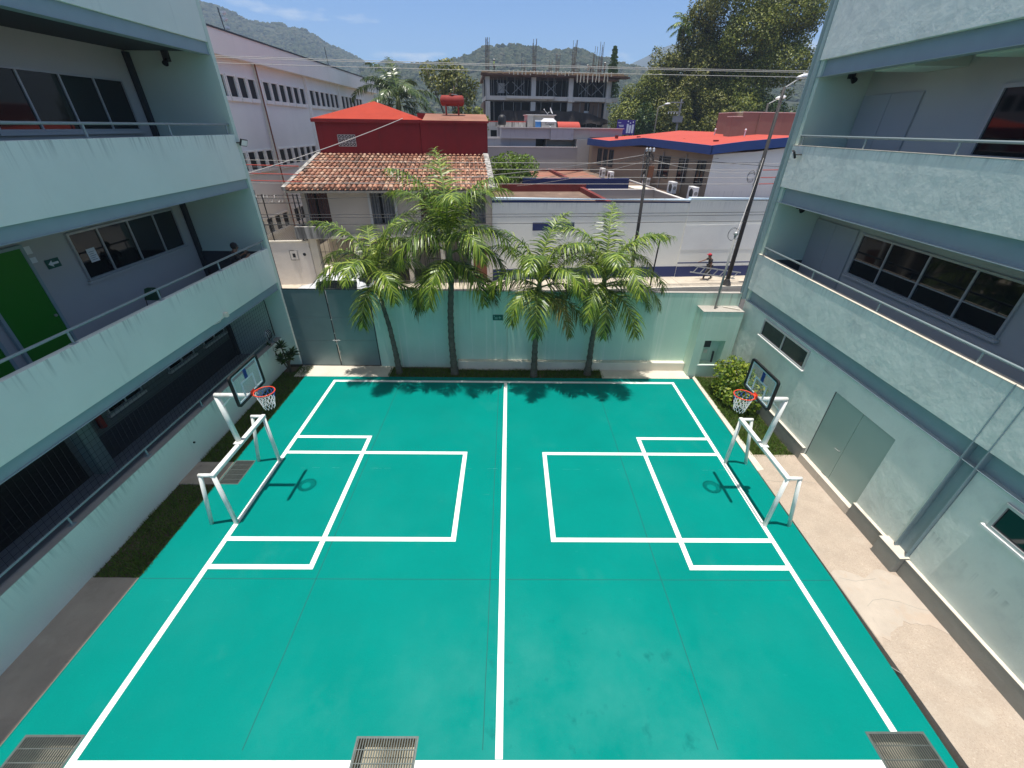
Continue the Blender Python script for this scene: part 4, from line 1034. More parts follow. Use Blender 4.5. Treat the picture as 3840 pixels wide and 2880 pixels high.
# red house
rh = thing("red_house", "dark red rendered house with a bright pyramid roof above the tiles", "house", (-6.3, 9, 0), street=True)
sbox(-11.55, -5.22, 5.05, 12, 0, 8.62).part("wall", 'red_wall', rh)
sbox(-5.2, -.98, 5.0, 13, 0, 8.66).part("wall", 'red_wall', rh)
sbox(-11.72, -5.1, 4.88, 12.1, 8.621, 8.80).part("roof_slab", 'red_wall', rh)
for u in (-11.5, -9.6, -8.0): sbox(u, u + .22, 5.03, 5.049, 6.8, 8.62).part("wall_rib", 'red_wall', rh)
for u in (-3.2, ): sbox(u, u + .04, 4.98, 4.999, 6.8, 8.66).part("wall_rib", 'red_wall', rh)
MB().add([(-11.70, 4.9, 8.802), (-5.12, 4.9, 8.802), (-5.12, 12.1, 8.802), (-11.70, 12.1, 8.802), (-8.42, 8.5, 9.86)], [(0, 1, 4), (1, 2, 4), (2, 3, 4), (3, 0, 4)]).part("pyramid_roof", 'red_roof', rh)
MB().add([(-5.08, 4.85, 8.70), (-.9, 4.85, 8.70), (-.9, 13, 9.0), (-5.08, 13, 9.0), (-5.08, 9, 9.22), (-.9, 9, 9.22)], [(0, 1, 5, 4), (4, 5, 2, 3)]).part("flat_roof", 'brown_roof', rh)
sbox(-5.08, -.9, 4.84, 5.0, 8.661, 8.78).part("fascia", 'red_wall', rh)
sbox(-5.7, -4.6, 9.3, 10.6, 8.85, 9.25).part("roof_curb", 'red_wall', rh)
gl = MB(); gu0, gu1, gz0, gz1 = -10.32, -9.26, 7.34, 7.96
o = sbox(gu0, gu1, 5.02, 5.049, gz0, gz1).part("vent_back", 'dark_in', rh)
for i in range(6):
    u = gu0 + (gu1 - gu0) * i / 5; gl.box(u - .012, u + .012, 4.985, 5.019, gz0, gz1)
for j in range(4):
    z = gz0 + (gz1 - gz0) * j / 3; gl.box(gu0, gu1, 4.987, 5.018, z - .012, z + .012)
for i in range(5):
    for j in range(3):
        cu, cz = gu0 + (gu1 - gu0) * (i + .5) / 5, gz0 + (gz1 - gz0) * (j + .5) / 3
        gl.beam((cu - .08, 5.0, cz - .08), (cu + .08, 5.0, cz + .08), .018, .018); gl.beam((cu + .08, 5.0, cz - .08), (cu - .08, 5.0, cz + .08), .018, .017); gl.ball((cu, 4.99, cz), .032, 8, 5, (1, .4, 1))
gl.part("vent_block", 'wall_white', rh)
tk = thing("water_tank", "rusty red cylinder tank on legs upon the red house roof", "tank", (-3.15, 8.2, 9.1), street=True)
tp = []
MB().tube([(-3.98, 8.2, 9.95), (-3.93, 8.2, 9.95), (-3.85, 8.2, 9.95), (-2.5, 8.2, 9.95), (-2.42, 8.2, 9.95), (-2.37, 8.2, 9.95)], [.1, .24, .31, .31, .24, .1], 18).part("tank_body", 'tank_red', tk, smooth=True)
for u in (-3.62, -2.78):
    for v in (8.0, 8.4): sbox(u - .05, u + .05, v - .05, v + .05, 9.12, 9.85).part("leg", 'tank_red', tk)
MB().tube([(-3.2, 8.2, 10.25), (-3.2, 8.2, 10.36)], .2, 12).part("hatch", 'rust', tk)
MB().tube([(-2.45, 8.2, 10.15), (-2.9, 8.1, 10.28), (-3.2, 8.0, 10.3)], .02, 5).part("pipe", 'galv', tk)

# long pinkish white building on the left, parallel to the court
lb = thing("long_building", "long pinkish white three storey block with rows of narrow windows", "building", (-17, 40, 0))
X0 = -17.0
B(-30, X0, 21, 63, 0, 11.8).part("wall", 'pinkish', lb)
B(-30.6, X0 + .55, 20.6, 63.6, 11.801, 12.98).part("roof_fascia", 'pinkish', lb)
B(-30.65, X0 + .60, 20.5, 63.7, 12.981, 13.06).part("roof_edge", 'steel_dark', lb)
for z0, z1, wi in ((9.88, 10.92, 0), (5.88, 6.90, 0), (1.88, 2.82, 0)):
    for k in range(-2, 4):
        yb0 = 35.03 + 7.78 * k
        if yb0 + 7 > 60: continue
        for j in range(6):
            y = yb0 + j * 1.17
            f = MB(); x = X0
            f.box(x, x + .12, y - .10, y, z0, z1).box(x, x + .12, y + .86, y + .96, z0, z1).box(x, x + .12, y - .10, y + .96, z1, z1 + .09).box(x, x + .16, y - .10, y + .96, z0 - .22, z0)
            w = f.part("window_frame", 'pinkish', lb)
            B(x, x + .012, y, y + .86, z0, z1).part("pane", 'black', w)
        if z0 > 9: MB().box(X0, X0 + .18, yb0 - .65, yb0 - .35, 0, 11.8).part("pilaster", 'pinkish', lb)
MB().tube([(X0 + .22, 34.3, 0), (X0 + .22, 34.3, 11.8)], .05, 6).part("down_pipe", 'rust', lb)
for y, x, z, lab in ((33.0, -17.4, 13.06, "antenna mast with two small dishes on the long building's roof edge"), (50.0, -17.4, 13.06, "plain thin antenna rod on the long building's roof edge")):
    t = thing("roof_antenna", lab, "antenna", (x, y, z))
    MB().tube([(x, y, z), (x - .1, y, z + (1.3 if y < 40 else 1.6))], .03, 6).part("mast", 'steel_dark', t)
    if y < 40:
        for dz in (.35, .75, 1.05): MB().lathe((x + .16, y, z + dz), [(.02, -.1), (.13, -.02), (.14, .08), (.02, .1)], 10).part("dish", 'lamp_white', t)

# ------------------------------------------------------------------ white and navy street building with flat roofs
fb = thing("street_building", "low white building with navy base band and flat stained roofs along the pavement", "building", (6, 3, 0), street=True)
def slope_wall(u0, u1, v0, v1, z0, za, zb): return MB().add([(u0, v0, z0), (u1, v0, z0), (u1, v1, z0), (u0, v1, z0), (u0, v0, za), (u1, v0, zb), (u1, v1, zb), (u0, v1, za)], [(0, 3, 2, 1), (4, 5, 6, 7), (0, 1, 5, 4), (1, 2, 6, 5), (2, 3, 7, 6), (3, 0, 4, 7)])
slope_wall(-1.02, 11, .0, .22, -.1, 4.88, 4.68).part("wall", 'white_wall', fb)
slope_wall(11, 42, -.06, .22, -.1, 4.86, 4.46).part("wall", 'white_wall', fb)
slope_wall(-1.04, 11, -.06, .28, 4.88, 5.0, 4.80).part("coping", 'coping', fb); 
slope_wall(10.98, 42, -.12, .28, 4.862, 4.98, 4.58).part("coping", 'coping', fb)
slope_wall(-1.02, 11, -.02, -.001, 4.74, 4.879, 4.679).part("painted_band", 'navy', fb)
slope_wall(11, 42, -.075, -.061, .14, .84, .80).part("painted_band", 'navy', fb)
slope_wall(11, 42, -.075, -.061, 1.03, 1.10, 1.06).part("painted_band", 'navy', fb)
slope_wall(11, 42, -.075, -.061, .842, 1.028, .98).part("painted_band", 'white_paint', fb)
slope_wall(-1.02, 11, -.015, -.001, .14, .84, .84).part("painted_band", 'navy', fb)
slope_wall(1.4, 3.95, -.018, -.001, 3.16, 3.62, 3.62).part("painted_band", 'navy', fb)
slope_wall(11.0, 24, -.072, -.061, 1.9, 3.42, 3.5).part("paint_patch", 'white_wall_new', fb)
sbox(4.1, 4.4, -.01, -.001, .84, 3.1).part("paint_patch", 'white_wall_new', fb)
sbox(-1.0, 6.2, .221, 8.4, 4.1, 4.30).part("flat_roof", 'stained_roof', fb)
sbox(-1.0, 6.7, 8.4, 8.6, 4.1, 4.80).part("parapet", 'red_parapet', fb)
sbox(6.2, 6.5, .221, 8.39, 4.1, 4.62).part("parapet", 'red_parapet', fb)
sbox(6.5, 12.0, .221, 8.0, 3.3, 3.5).part("courtyard_floor", 'stained_roof', fb)
sbox(6.71, 12.2, 8.0, 8.2, 3.3, 4.45).part("courtyard_wall", 'grey_wall', fb)
sbox(6.70, 12.2, 7.98, 8.22, 4.451, 4.50).part("coping", 'coping_grey', fb)
sbox(12.0, 12.2, .221, 7.97, 3.3, 4.42).part("courtyard_wall", 'grey_wall', fb)
sbox(11.97, 12.23, .221, 7.97, 4.421, 4.48).part("coping", 'coping_grey', fb)
sbox(2.0, 10.7, 10.2, 10.4, 4.1, 4.96).part("parapet", 'navy', fb)
MB().beam((10.65, 10.3, 4.93), (12.3, 8.4, 4.46), .14, .08).part("coping", 'coping_grey', fb)
MB().beam((2.0, 10.3, 4.99), (10.7, 10.3, 4.99), .26, .06).part("coping", 'navy', fb)
sbox(-1.0, 14.4, 8.61, 30, 3.9, 4.2).part("flat_roof", 'stained_roof', fb)
sbox(3.3, 10.5, 15.5, 25, 4.21, 4.36).part("red_roof", 'brown_roof', fb)
sbox(6.6, 6.9, 15.5, 25, 4.361, 4.62).part("roof_rib", 'red_parapet', fb)
sbox(2.6, 10.6, 25.1, 25.4, 4.21, 4.55).part("parapet", 'red_parapet', fb)
sbox(11.0, 12.3, 9.6, 11.6, 4.21, 4.36).part("roof_slab", 'cream', fb)
sbox(12.21, 40, .221, 4.8, 3.9, 4.2).part("flat_roof", 'stained_roof', fb)
sbox(1.0, 1.2, 11, 12, 2, 4).part("planter_wall", 'grey_wall', fb)

# tan building with folded blue fascia
tb = thing("tan_building", "tan classroom block with a folded blue fascia and coral roof", "building", (18, 14, 4.2), street=True)
def uw(v): return 14.5 - (v - 4.9) * .1142
MB().add([(uw(4.95), 4.95, 3.9), (uw(28), 28, 3.9), (32, 28, 3.9), (32, 4.95, 3.9), (uw(4.95), 4.95, 7.15), (uw(28), 28, 7.0), (32, 28, 7.3), (32, 4.95, 7.6)], [(0, 1, 5, 4), (1, 2, 6, 5), (2, 3, 7, 6), (3, 0, 4, 7), (4, 5, 6, 7)]).part("side_wall", 'tan_wall', tb)
MB().poly([(14.48, 4.9, 4.15), (34, 4.9, 4.15), (34, 4.9, 8.4), (24, 4.9, 7.95), (17.4, 4.9, 7.22), (14.48, 4.9, 7.02)], (0, .045, 0)).part("end_wall", 'white_wall', tb)
pr = [(4.3, 7.05, 7.58), (14, 7.27, 7.82), (21.1, 6.83, 7.40), (27.0, 6.86, 7.50)]
fs_ = MB()
for (va, ba, ta), (vb, bb, tb_) in zip(pr, pr[1:]):
    ua, ub = uw(va) - .7, uw(vb) - .7
    fs_.add([(ua, va, ba), (ub, vb, bb), (ub, vb, tb_), (ua, va, ta), (ua + .12, va, ba), (ub + .12, vb, bb), (ub + .12, vb, tb_), (ua + .12, va, ta)], [(3, 2, 1, 0), (4, 5, 6, 7), (0, 1, 5, 4), (3, 7, 6, 2), (0, 4, 7, 3), (1, 2, 6, 5)])
u0 = uw(4.3) - .7
FRN = [(u0, 7.05, 7.58), (16.2, 7.31, 7.85), (19.3, 7.55, 8.10), (24, 7.95, 8.5), (34, 7.4, 8.0)]
for (ua, ba, ta), (ub, bb, tb_) in zip(FRN, FRN[1:]):
    fs_.add([(ua, 4.3, ba), (ub, 4.3, bb), (ub, 4.3, tb_), (ua, 4.3, ta), (ua, 4.42, ba), (ub, 4.42, bb), (ub, 4.42, tb_), (ua, 4.42, ta)], [(0, 1, 2, 3), (7, 6, 5, 4), (0, 4, 5, 1), (3, 2, 6, 7), (0, 3, 7, 4), (1, 5, 6, 2)])
fs_.part("fascia", 'navy_bright', tb)
E_ = [(uw(v) - .5, v, t_ - .03) for v, b_, t_ in pr]
Rg = [(21.5, 4.35, 8.10), (18.4, 19.5, 8.36), (17.2, 28.3, 7.8)]
MB().add([E_[0], E_[1], E_[2], E_[3], Rg[0], Rg[1], Rg[2], (33, 28, 7.6), (34, 4.4, 7.9)], [(0, 4, 5, 1), (1, 5, 2), (2, 5, 6, 3), (4, 8, 7, 6, 5)]).part("roof", 'coral_roof', tb)
for v in (7, 11, 15, 19, 24): sbox(uw(v) + 1.2, uw(v) + 1.5, v, v + .25, 7.55, 7.85).part("roof_vent", 'red_parapet', tb)
for u, v, z in ((18, 12, 8.1), (18.8, 9, 8.1), (19.5, 13, 8.15)): MB().tube([(u, v, z - .3), (u, v, z + .35)], .05, 6).ball((u, v, z + .38), .09, 6, 5).part("vent_pipe", 'lamp_white', tb)
for va, vb in ((5.55, 6.5), (7.75, 8.95), (10.3, 11.95), (21.2, 22.2), (22.7, 23.7), (24.2, 25.3)):
    f = MB()
    for v in (va, (va + vb) / 2, vb): f.beam((uw(v) - .03, v, 5.05), (uw(v) - .03, v, 6.55), .05, .06)
    f.beam((uw(va) - .03, va, 5.05), (uw(vb) - .03, vb, 5.05), .05, .06); f.beam((uw(va) - .03, va, 6.55), (uw(vb) - .03, vb, 6.55), .05, .06)
    w = f.part("window", 'steel_dark', tb)
    MB().add([(uw(va) - .015, va, 5.05), (uw(vb) - .015, vb, 5.05), (uw(vb) - .015, vb, 6.55), (uw(va) - .015, va, 6.55)], [(3, 2, 1, 0)]).part("pane", 'glass', w)
for v in (8.05, 11.4, 14.6): MB().tube([(uw(v) - .06, v, 4.2), (uw(v) - .06, v, 6.9)], .04, 6).part("wall_pipe", 'grey_wall', tb)
for i, (u, v, d) in enumerate(((13.35, 4.5, "nearest the white end wall"), (13.2, 7.6, "second from the white end wall"), (13.0, 12.4, "in the middle of the row"), (10.9, 15.9, "out on the roof beside the navy parapet"), (11.2, 19.6, "farthest back in the shade"))):
    t = thing("air_conditioner", "white outdoor air conditioning unit with round fan, " + d, "air conditioner", (u, v, 4.2), "air conditioners on the flat roof", street=True)
    sbox(u - .18, u + .18, v - .45, v + .45, 4.28, 5.08).part("case", 'lamp_white', t, bevel=.02)
    MB().lathe((0, 0, 0), [(.30, 0), (.30, .012)], 18).v
    q = MB(); q.tube([(u - .19, v - .1, 4.68), (u - .181, v - .1, 4.68)], .29, 18); q.tube([(u - .1, v - .462, 4.68), (u - .1, v - .451, 4.68)], .01, 6); q.part("fan_grille", 'steel_dark', t)
    MB().tube([(u, v - .465, 4.68), (u, v - .451, 4.68)], .13, 14).part("side_grille", 'pole_grey', t)
    MB().box(u - .15, u + .15, v - .4, v - .34, 4.2, 4.28).box(u - .15, u + .15, v + .34, v + .4, 4.2, 4.28).part("foot", 'steel_dark', t)
for u0, u1, v0, v1, z1, lab in ((18.0, 18.75, 9.8, 10.6, 9.32, "lower brown rendered rooftop block with pale cap"), (18.78, 27, 9.9, 13.5, 9.62, "larger brown rendered rooftop block beside the corner column")):
    t = thing("rooftop_block", lab, "roof block", (u0, v0, 7.6), None, True)
    sbox(u0, u1, v0, v1, 7.3, z1).part("wall", 'brown_block', t)
    sbox(u0 - .03, u1 + .03, v0 - .03, v1, z1 + .001, z1 + .05).part("cap", 'cream', t)
    if u1 > 20:
        MB().tube([(20.2, 9.85, 7.6), (20.2, 9.85, 9.62)], .05, 6).part("pipe", 'brown_block', t)
        MB().box(19.2, 20.0, 9.3, 9.85, 7.7, 7.9).box(21.6, 22.3, 9.3, 9.85, 7.75, 8.0).part("ledge", 'timber_dark', t)

# grey modern building
gbd = thing("grey_building", "flat grey rendered building with stepped parapets in front of the concrete frame", "building", (7, 30, 4), street=True)
sbox(-1.2, 10.35, 28.0, 28.2, 3.5, 6.52).part("wall", 'grey_wall', gbd)
sbox(-1.2, 10.42, 27.94, 28.22, 6.521, 6.60).part("coping", 'coping_grey', gbd)
sbox(10.35, 11.85, 28.05, 36, 3.5, 7.34).part("wall", 'grey_wall', gbd)
sbox(-1.2, 5.75, 29.2, 36, 3.5, 7.35).part("wall", 'grey_blue', gbd)
sbox(7.0, 10.3, 30.0, 36, 3.5, 7.30).part("wall", 'grey_wall', gbd)
sbox(5.76, 6.98, 31.0, 31.1, 6, 7.30).part("opening", 'dark_in', gbd)
sbox(6.98, 7.0, 29.2, 30, 3.5, 7.3).part("door_jamb", 'coping_grey', gbd)
sbox(1.70, 7.3, 28.6, 36, 7.36, 8.40).part("parapet", 'grey_blue', gbd)
sbox(7.31, 9.95, 28.4, 36, 7.28, 8.40).part("parapet", 'grey_blue', gbd)
sbox(9.96, 11.9, 28.55, 36, 7.35, 8.40).part("parapet", 'grey_wall', gbd)
sbox(11.91, 15.7, 28.56, 36, 7.56, 8.40).part("parapet", 'grey_pink', gbd)
sbox(11.91, 15.7, 28.8, 36, 3.5, 7.55).part("wall", 'grey_pink', gbd)
sbox(1.62, 15.8, 28.3, 36, 8.401, 8.47).part("coping", 'coping_grey', gbd)
sbox(-1.2, 1.6, 29.0, 29.15, 7.36, 7.52).part("coping", 'coping_grey', gbd)
sbox(-.6, 4.8, 31, 31.2, 8.475, 8.95).part("roof_wall", 'stained_concrete', gbd)
sbox(-.6, 4.8, 31, 34, 8.951, 9.05).part("roof_sheet", 'coral_roof', gbd)
sbox(4.95, 8.15, 31.2, 34, 8.475, 9.66).part("stair_head", 'grey_wall', gbd)
sbox(4.95, 5.6, 30.9, 31.19, 8.475, 9.66).part("stair_head", 'grey_wall', gbd)
sbox(4.8, 8.3, 30.8, 34.1, 9.661, 9.74).part("coping", 'coping_grey', gbd)
aw = MB(); n = 8
aw_pts = [(0.0 + .9 * math.sin(math.pi / 2 * i / n), .58 * math.cos(math.pi / 2 * i / n)) for i in range(n + 1)]
vs = []
for u, du in ((8.35, 0), (10.9, .12)): vs += [(u + du * (1 - zz / .58), 30.6 - vv, 8.48 + zz) for vv, zz in aw_pts]
aw.add(vs, [(i, i + 1, n + 2 + i, n + 1 + i) for i in range(n)]).part("awning", 'coral_roof', gbd)
t = thing("roof_cistern", "square grey cistern with white tapered lid and dark lettering on the grey roof", "tank", (7.25, 29.5, 8.47), street=True)
sbox(6.36, 8.06, 29.2, 30.2, 8.48, 9.02).part("tank_body", 'grey_wall', t)
MB().add([(6.34, 29.18, 9.021), (8.08, 29.18, 9.021), (8.08, 30.22, 9.021), (6.34, 30.22, 9.021), (6.68, 29.4, 9.36), (7.72, 29.4, 9.36), (7.72, 30, 9.36), (6.68, 30, 9.36)], [(4, 5, 6, 7), (0, 1, 5, 4), (1, 2, 6, 5), (2, 3, 7, 6), (3, 0, 4, 7)]).part("lid", 'lamp_white', t)
fc = bpy.data.curves.new("lettering", 'FONT'); fc.body = "Turagua"; fc.size = .34; fc.shear = .3; fc.extrude = .004
fo = bpy.data.objects.new("lettering_curve", fc); COL.objects.link(fo)
bpy.context.view_layer.update()
tm = bpy.data.meshes.new_from_object(fo.evaluated_get(bpy.context.evaluated_depsgraph_get()))
bpy.data.objects.remove(fo)
tm.materials.clear(); tm.materials.append(MT['black'])
tm.transform(Matrix.Translation(Vector((6.66, 29.19, 8.70)) - OFF[t.name]) @ Matrix.Rotation(rad(90), 4, 'X'))
to = bpy.data.objects.new("lettering", tm); COL.objects.link(to); to.parent = t
MB().tube([(7.36, 29.19, 8.58), (7.36, 29.199, 8.58)], .07, 12).part("tank_emblem", 'lamp_white', t)
t = thing("blue_box", "small bright blue plastic box beside the white lidded cistern", "box", (6.0, 29.6, 8.47), street=True)
sbox(5.72, 6.30, 29.4, 29.9, 8.48, 9.03).part("body", 'blue_plastic', t); sbox(5.70, 6.32, 29.38, 29.92, 9.031, 9.17).part("lid", 'coping', t)
t = thing("black_cistern", "black round plastic water cistern at the left end of the grey roof", "tank", (1.9, 30, 8.47), street=True)
MB().lathe((1.9, 30, 8.48), [(.05, .16), (.44, .16), (.47, .3), (.47, .8), (.42, .98), (.28, 1.12), (.12, 1.18), (.02, 1.19)], 18).part("tank_body", 'black', t, smooth=True)
for a in range(4): MB().tube([(1.9 + .35 * math.cos(a * 1.57 + .7), 30 + .35 * math.sin(a * 1.57 + .7), 8.47), (1.9 + .35 * math.cos(a * 1.57 + .7), 30 + .35 * math.sin(a * 1.57 + .7), 8.66)], .03, 5).part("leg", 'steel_dark', t)
t = thing("satellite_dish", "white satellite dish on the grey stair head", "dish", (7.3, 31, 9.74), street=True)
MB().tube([(7.25, 31, 9.74), (7.25, 31, 9.85), (7.5, 31, 10.0)], .03, 6).part("mount", 'galv', t)
d_ = MB().lathe((0, 0, 0), [(.02, 0), (.2, .03), (.34, .10), (.36, .12), (.34, .11), (.2, .045), (.02, .02)], 18)
mt_ = Matrix.Translation((7.62, 30.95, 10.08)) @ Matrix.Rotation(rad(65), 4, Vector((.35, 1, 0)).normalized()) @ Matrix.Diagonal((1, .8, 1, 1))
d_.v = [mt_ @ p for p in d_.v]; d_.part("reflector", 'lamp_white', t, smooth=True)
MB().tube([(7.3, 31, 9.8), (6.88, 30.9, 10.2)], .018, 5).ball((6.86, 30.9, 10.24), .06, 6, 5).part("feed_arm", 'lamp_white', t)

# concrete frame under construction
cf_ = thing("concrete_frame", "unfinished raw concrete frame with rebar stubs and timber formwork", "building", (11.7, 60, 0), street=True)
UC = (1.55, 8.95, 15.05, 21.35)
for v in (55, 61.5, 68):
    for u in UC:
        MB().box(u - .38, u + .38, v, v + .6, 0, 12.0).box(u - .36, u + .36, v, v + .6, 12.72, 15.2).part("column", 'raw_concrete', cf_)
MB().box(1.2, 23.0, 54.95, 68.7, 12.15, 12.719).part("floor_slab", 'raw_concrete', cf_)
MB().box(1.2, 22.0, 54.95, 68.7, 8.0, 8.55).part("floor_slab", 'raw_concrete', cf_)
sbox(4.5, 12.4, 54.3, 54.94, 12.35, 12.72).part("ledge", 'raw_concrete', cf_)
for u in (15.05, 21.35): sbox(u - .45, u + .55, 54.4, 54.94, 12.0, 12.55).part("corbel", 'raw_concrete', cf_)
sbox(1.2, 22.4, 59.5, 59.7, 0, 15.1).part("rear_backing", 'dark_in', cf_)  # dark sheet added across the open frame to stand for interior shade
sbox(.9, 1.15, 55, 69, 0, 12).part("side_hoarding", 'timber_dark', cf_)
rng = random.Random(17)
fw = MB()
for i in range(46):
    u = .5 + i * .5 + rng.uniform(-.1, .1); z = 15.32 - (.35 if 15 < u < 21 else 0) + rng.uniform(-.08, .06)
    fw.box(u, u + rng.uniform(.5, 1.6), 53.9 + rng.uniform(-.3, .2), 56, z, z + rng.uniform(.12, .3))
fw.box(.8, 22.8, 54.2, 68.5, 15.2, 15.45)
fw.part("formwork", 'timber_dark', cf_)
fw2 = MB()
for i in range(30):
    u = .6 + i * .77; fw2.box(u, u + .9, 53.7 + rng.uniform(-.2, .1), 53.85, 15.55 + rng.uniform(-.1, .05), 15.72 + rng.uniform(-.05, .1))
fw2.box(.8, 23.3, 54.0, 68, 15.46, 15.62)
fw2.part("formwork_board", 'timber', cf_)
for i in range(27):
    u = 5 + i * .62 + rng.uniform(-.12, .12); lo_ = 14.6 if 15.6 < u < 21 else 15.45; hi = lo_ + (1.05 if 15.6 < u < 21 else .5)
    MB().beam((u, 53.62, lo_ + rng.uniform(-.1, .1)), (u + rng.uniform(-.1, .1), 53.58, hi), .14, .1).part("batten", 'timber_pale', cf_)
for i in range(42):
    u = 2.3 + i * .48 + rng.uniform(-.15, .15); v = 55.1 + rng.uniform(0, 6); MB().tube([(u, v, 12.72), (u + rng.uniform(-.1, .1), v, 15.2)], .05, 5).part("prop", 'pole_grey', cf_)
for u in (3, 5.5, 10.8, 16.4, 18.6): MB().tube([(u, 55.2, 13), (u + 2, 55.2, 14.6)], .05, 5).tube([(u + 2, 55.25, 13), (u, 55.25, 14.6)], .05, 5).part("cross_brace", 'pole_grey', cf_)
for i in range(12):
    u = 2.3 + i * 1.6 + rng.uniform(-.3, .3); MB().tube([(u, 55.3, 8.5), (u, 55.3, 12.1)], .05, 5).part("prop", 'pole_grey', cf_)
for u0, u1, z0, z1 in ((15.8, 18.0, 9.4, 12.1), (18.9, 21.0, 9.4, 12.1)): sbox(u0, u1, 57, 57.2, z0, z1).part("block_wall", 'brown_block', cf_)
sbox(3.4, 4.4, 57, 57.1, 13.2, 14.5).part("block_wall", 'raw_concrete', cf_); sbox(17.95, 18.7, 56.8, 56.9, 10.2, 10.9).part("white_sheet", 'lamp_white', cf_)
for u, v, zt, k in ((1.55, 55.3, 20.0, 7), (8.95, 55.3, 20.0, 7), (8.0, 61.8, 18.2, 5), (12.6, 61.8, 18.2, 6), (13.9, 62, 19.0, 6), (15.25, 55.3, 20.0, 7), (17.2, 61, 18.0, 5), (18.7, 56, 19.4, 4), (19.6, 55.4, 19.9, 5), (21.2, 61.8, 18.6, 6)):
    rb_ = MB()
    for i in range(k):
        a = 6.28 * i / k; z2 = zt - rng.uniform(0, 1.6) * (i % 3 > 0); rb_.tube([(u + .26 * math.cos(a), v + .26 * math.sin(a), 15.4), (u + .28 * math.cos(a) + rng.uniform(-.08, .16), v + .28 * math.sin(a), z2)], .035, 4)
    for z in (15.8, 16.2, 16.6, 17.0): rb_.tube([(u + .28 * math.cos(a), v + .28 * math.sin(a), z) for a in [i * 1.571 for i in range(5)]], .02, 3)
    rb_.part("rebar_bundle", 'rebar', cf_)
ntm = MB(); nn = 40
vs = []
for i in range(nn + 1):
    u = 3.6 + 17.8 * i / nn; zt = 10.75 - (0 if u < 15 else (u - 15) ** 2 * .03) + .06 * math.sin(i); zb = 8.7 + .12 * math.sin(i * .8) + (.3 if u > 15 else 0)
    vs += [(u, 53.8 + .2 * math.sin(i * .7), zb), (u, 54.0 + .12 * math.sin(i * 1.1), (zt + zb) / 2), (u, 54.1 + .1 * math.sin(i * .9), zt)]
ntm.add(vs, [f for i in range(nn) for f in ((3 * i, 3 * i + 3, 3 * i + 4, 3 * i + 1), (3 * i + 1, 3 * i + 4, 3 * i + 5, 3 * i + 2))])
ntm.part("debris_net", 'net_black', cf_, smooth=True)
for u in (3.7, 6.0, 9.4, 15.4, 18.8): MB().tube([(u, 54.15, 7.5), (u, 54.15, 11.5)], .05, 5).part("net_post", 'pole_dark', cf_)

# hoarding, far pole, far lamp
t = thing("purple_hoarding", "purple hoarding with white figures and text lines below the trees", "billboard", (20.3, 41, 6), street=True)
MB().box(18.95, 21.55, 41, 41.08, 7.7, 9.5).part("board", 'billboard', t)
q = MB()
for i, (a, b, z) in enumerate(((.05, .5, 9.1), (.2, .9, 8.8), (.3, .9, 8.65), (.05, 1.0, 8.4), (.1, .7, 8.05))): q.box(19.0 + a, 19.0 + b, 40.985, 40.999, z, z + .07)
q.part("text_line", 'billboard_white', t)
q = MB()
for u, s_ in ((20.5, 1), (20.85, .8), (21.25, .92)):
    q.ball((u, 40.985, 8.35 + .95 * s_), .09, 8, 5, (1, .1, 1)); q.poly([(u - .15, 40.999, 7.9), (u + .13, 40.999, 7.9), (u + .16, 40.999, 8.25 + .75 * s_), (u - .14, 40.999, 8.25 + .75 * s_)][::-1], (0, -.012, 0))
q.part("figure_print", 'billboard_white', t)
for u in (19.2, 21.3): MB().tube([(u, 41.15, 0), (u, 41.15, 9.4)], .07, 6).part("post", 'pole_dark', t)
t = thing("utility_pole", "grey concrete pole with crossarms and square transformer before dark trees", "utility pole", (26.85, 39, 0), street=True)
MB().tube([(26.8, 39, 0), (26.8, 39, 11.9)], [.2, .12], 8).part("pole", 'pole_grey', t)
MB().box(25.3, 27.05, 38.8, 38.9, 11.45, 11.58).box(25.1, 26.95, 38.8, 38.9, 10.4, 10.5).beam((26.0, 38.85, 11.4), (26.65, 38.85, 10.75), .06, .06).part("crossarm", 'pole_grey', t)
q = MB()
for u in (25.2, 25.6, 26.0, 26.4): q.lathe((u, 38.85, 10.20), [(.03, 0), (.07, .04), (.04, .1), (.07, .14), (.03, .2)], 8)
q.part("insulator", 'lamp_white', t)
MB().box(25.95, 27.2, 38.5, 38.95, 9.25, 9.95).box(25.9, 27.25, 38.45, 39.0, 9.951, 10.0).part("transformer", 'pole_grey', t)
def street_lamp(name, label, base, lean, top, arm, head_sc, mat, group):
    t = thing(name, label, "street lamp", base, group)
    b = Vector(base); tp = Vector(top)
    pole = MB().tube([b, b.lerp(tp, .5) + Vector(lean), tp], [.13, .11, .075], 10); pole.lathe(b, [(.3, 0), (.28, .05), (.14, .35), (.13, .4)], 10)
    pole.part("pole", mat, t, smooth=True)
    e = tp + Vector(arm); MB().tube([tp - Vector((0, 0, .05)), e], .035, 6).part("arm", 'galv', t)
    d = Vector(arm).normalized(); hc = e + d * .25 * head_sc
    hd = MB().ball((0, 0, 0), .3 * head_sc, 12, 8, (1.5, .8, .42)); rt = Matrix.Translation(hc) @ Vector((d.x, d.y, d.z * .4)).to_track_quat('X', 'Z').to_matrix().to_4x4()
    hd.v = [rt @ p for p in hd.v]; hd.part("lamp_head", 'lamp_white', t, smooth=True)
    MB().ball(hc + Vector((0, 0, .16 * head_sc)), .05, 6, 5).part("sensor", 'lamp_white', t)
    return t
LB = W(13.6, -1.85, .15); LT = W(13.66, -1.9, 10.35)
street_lamp("street_lamp", "tall dark street lamp on the pavement beside the man with the ladder", tuple(LB), (0, 0, 0), tuple(LT), tuple(SU * .66 + Vector((0, 0, .36))), .75, 'pole_dark', "street lamps")
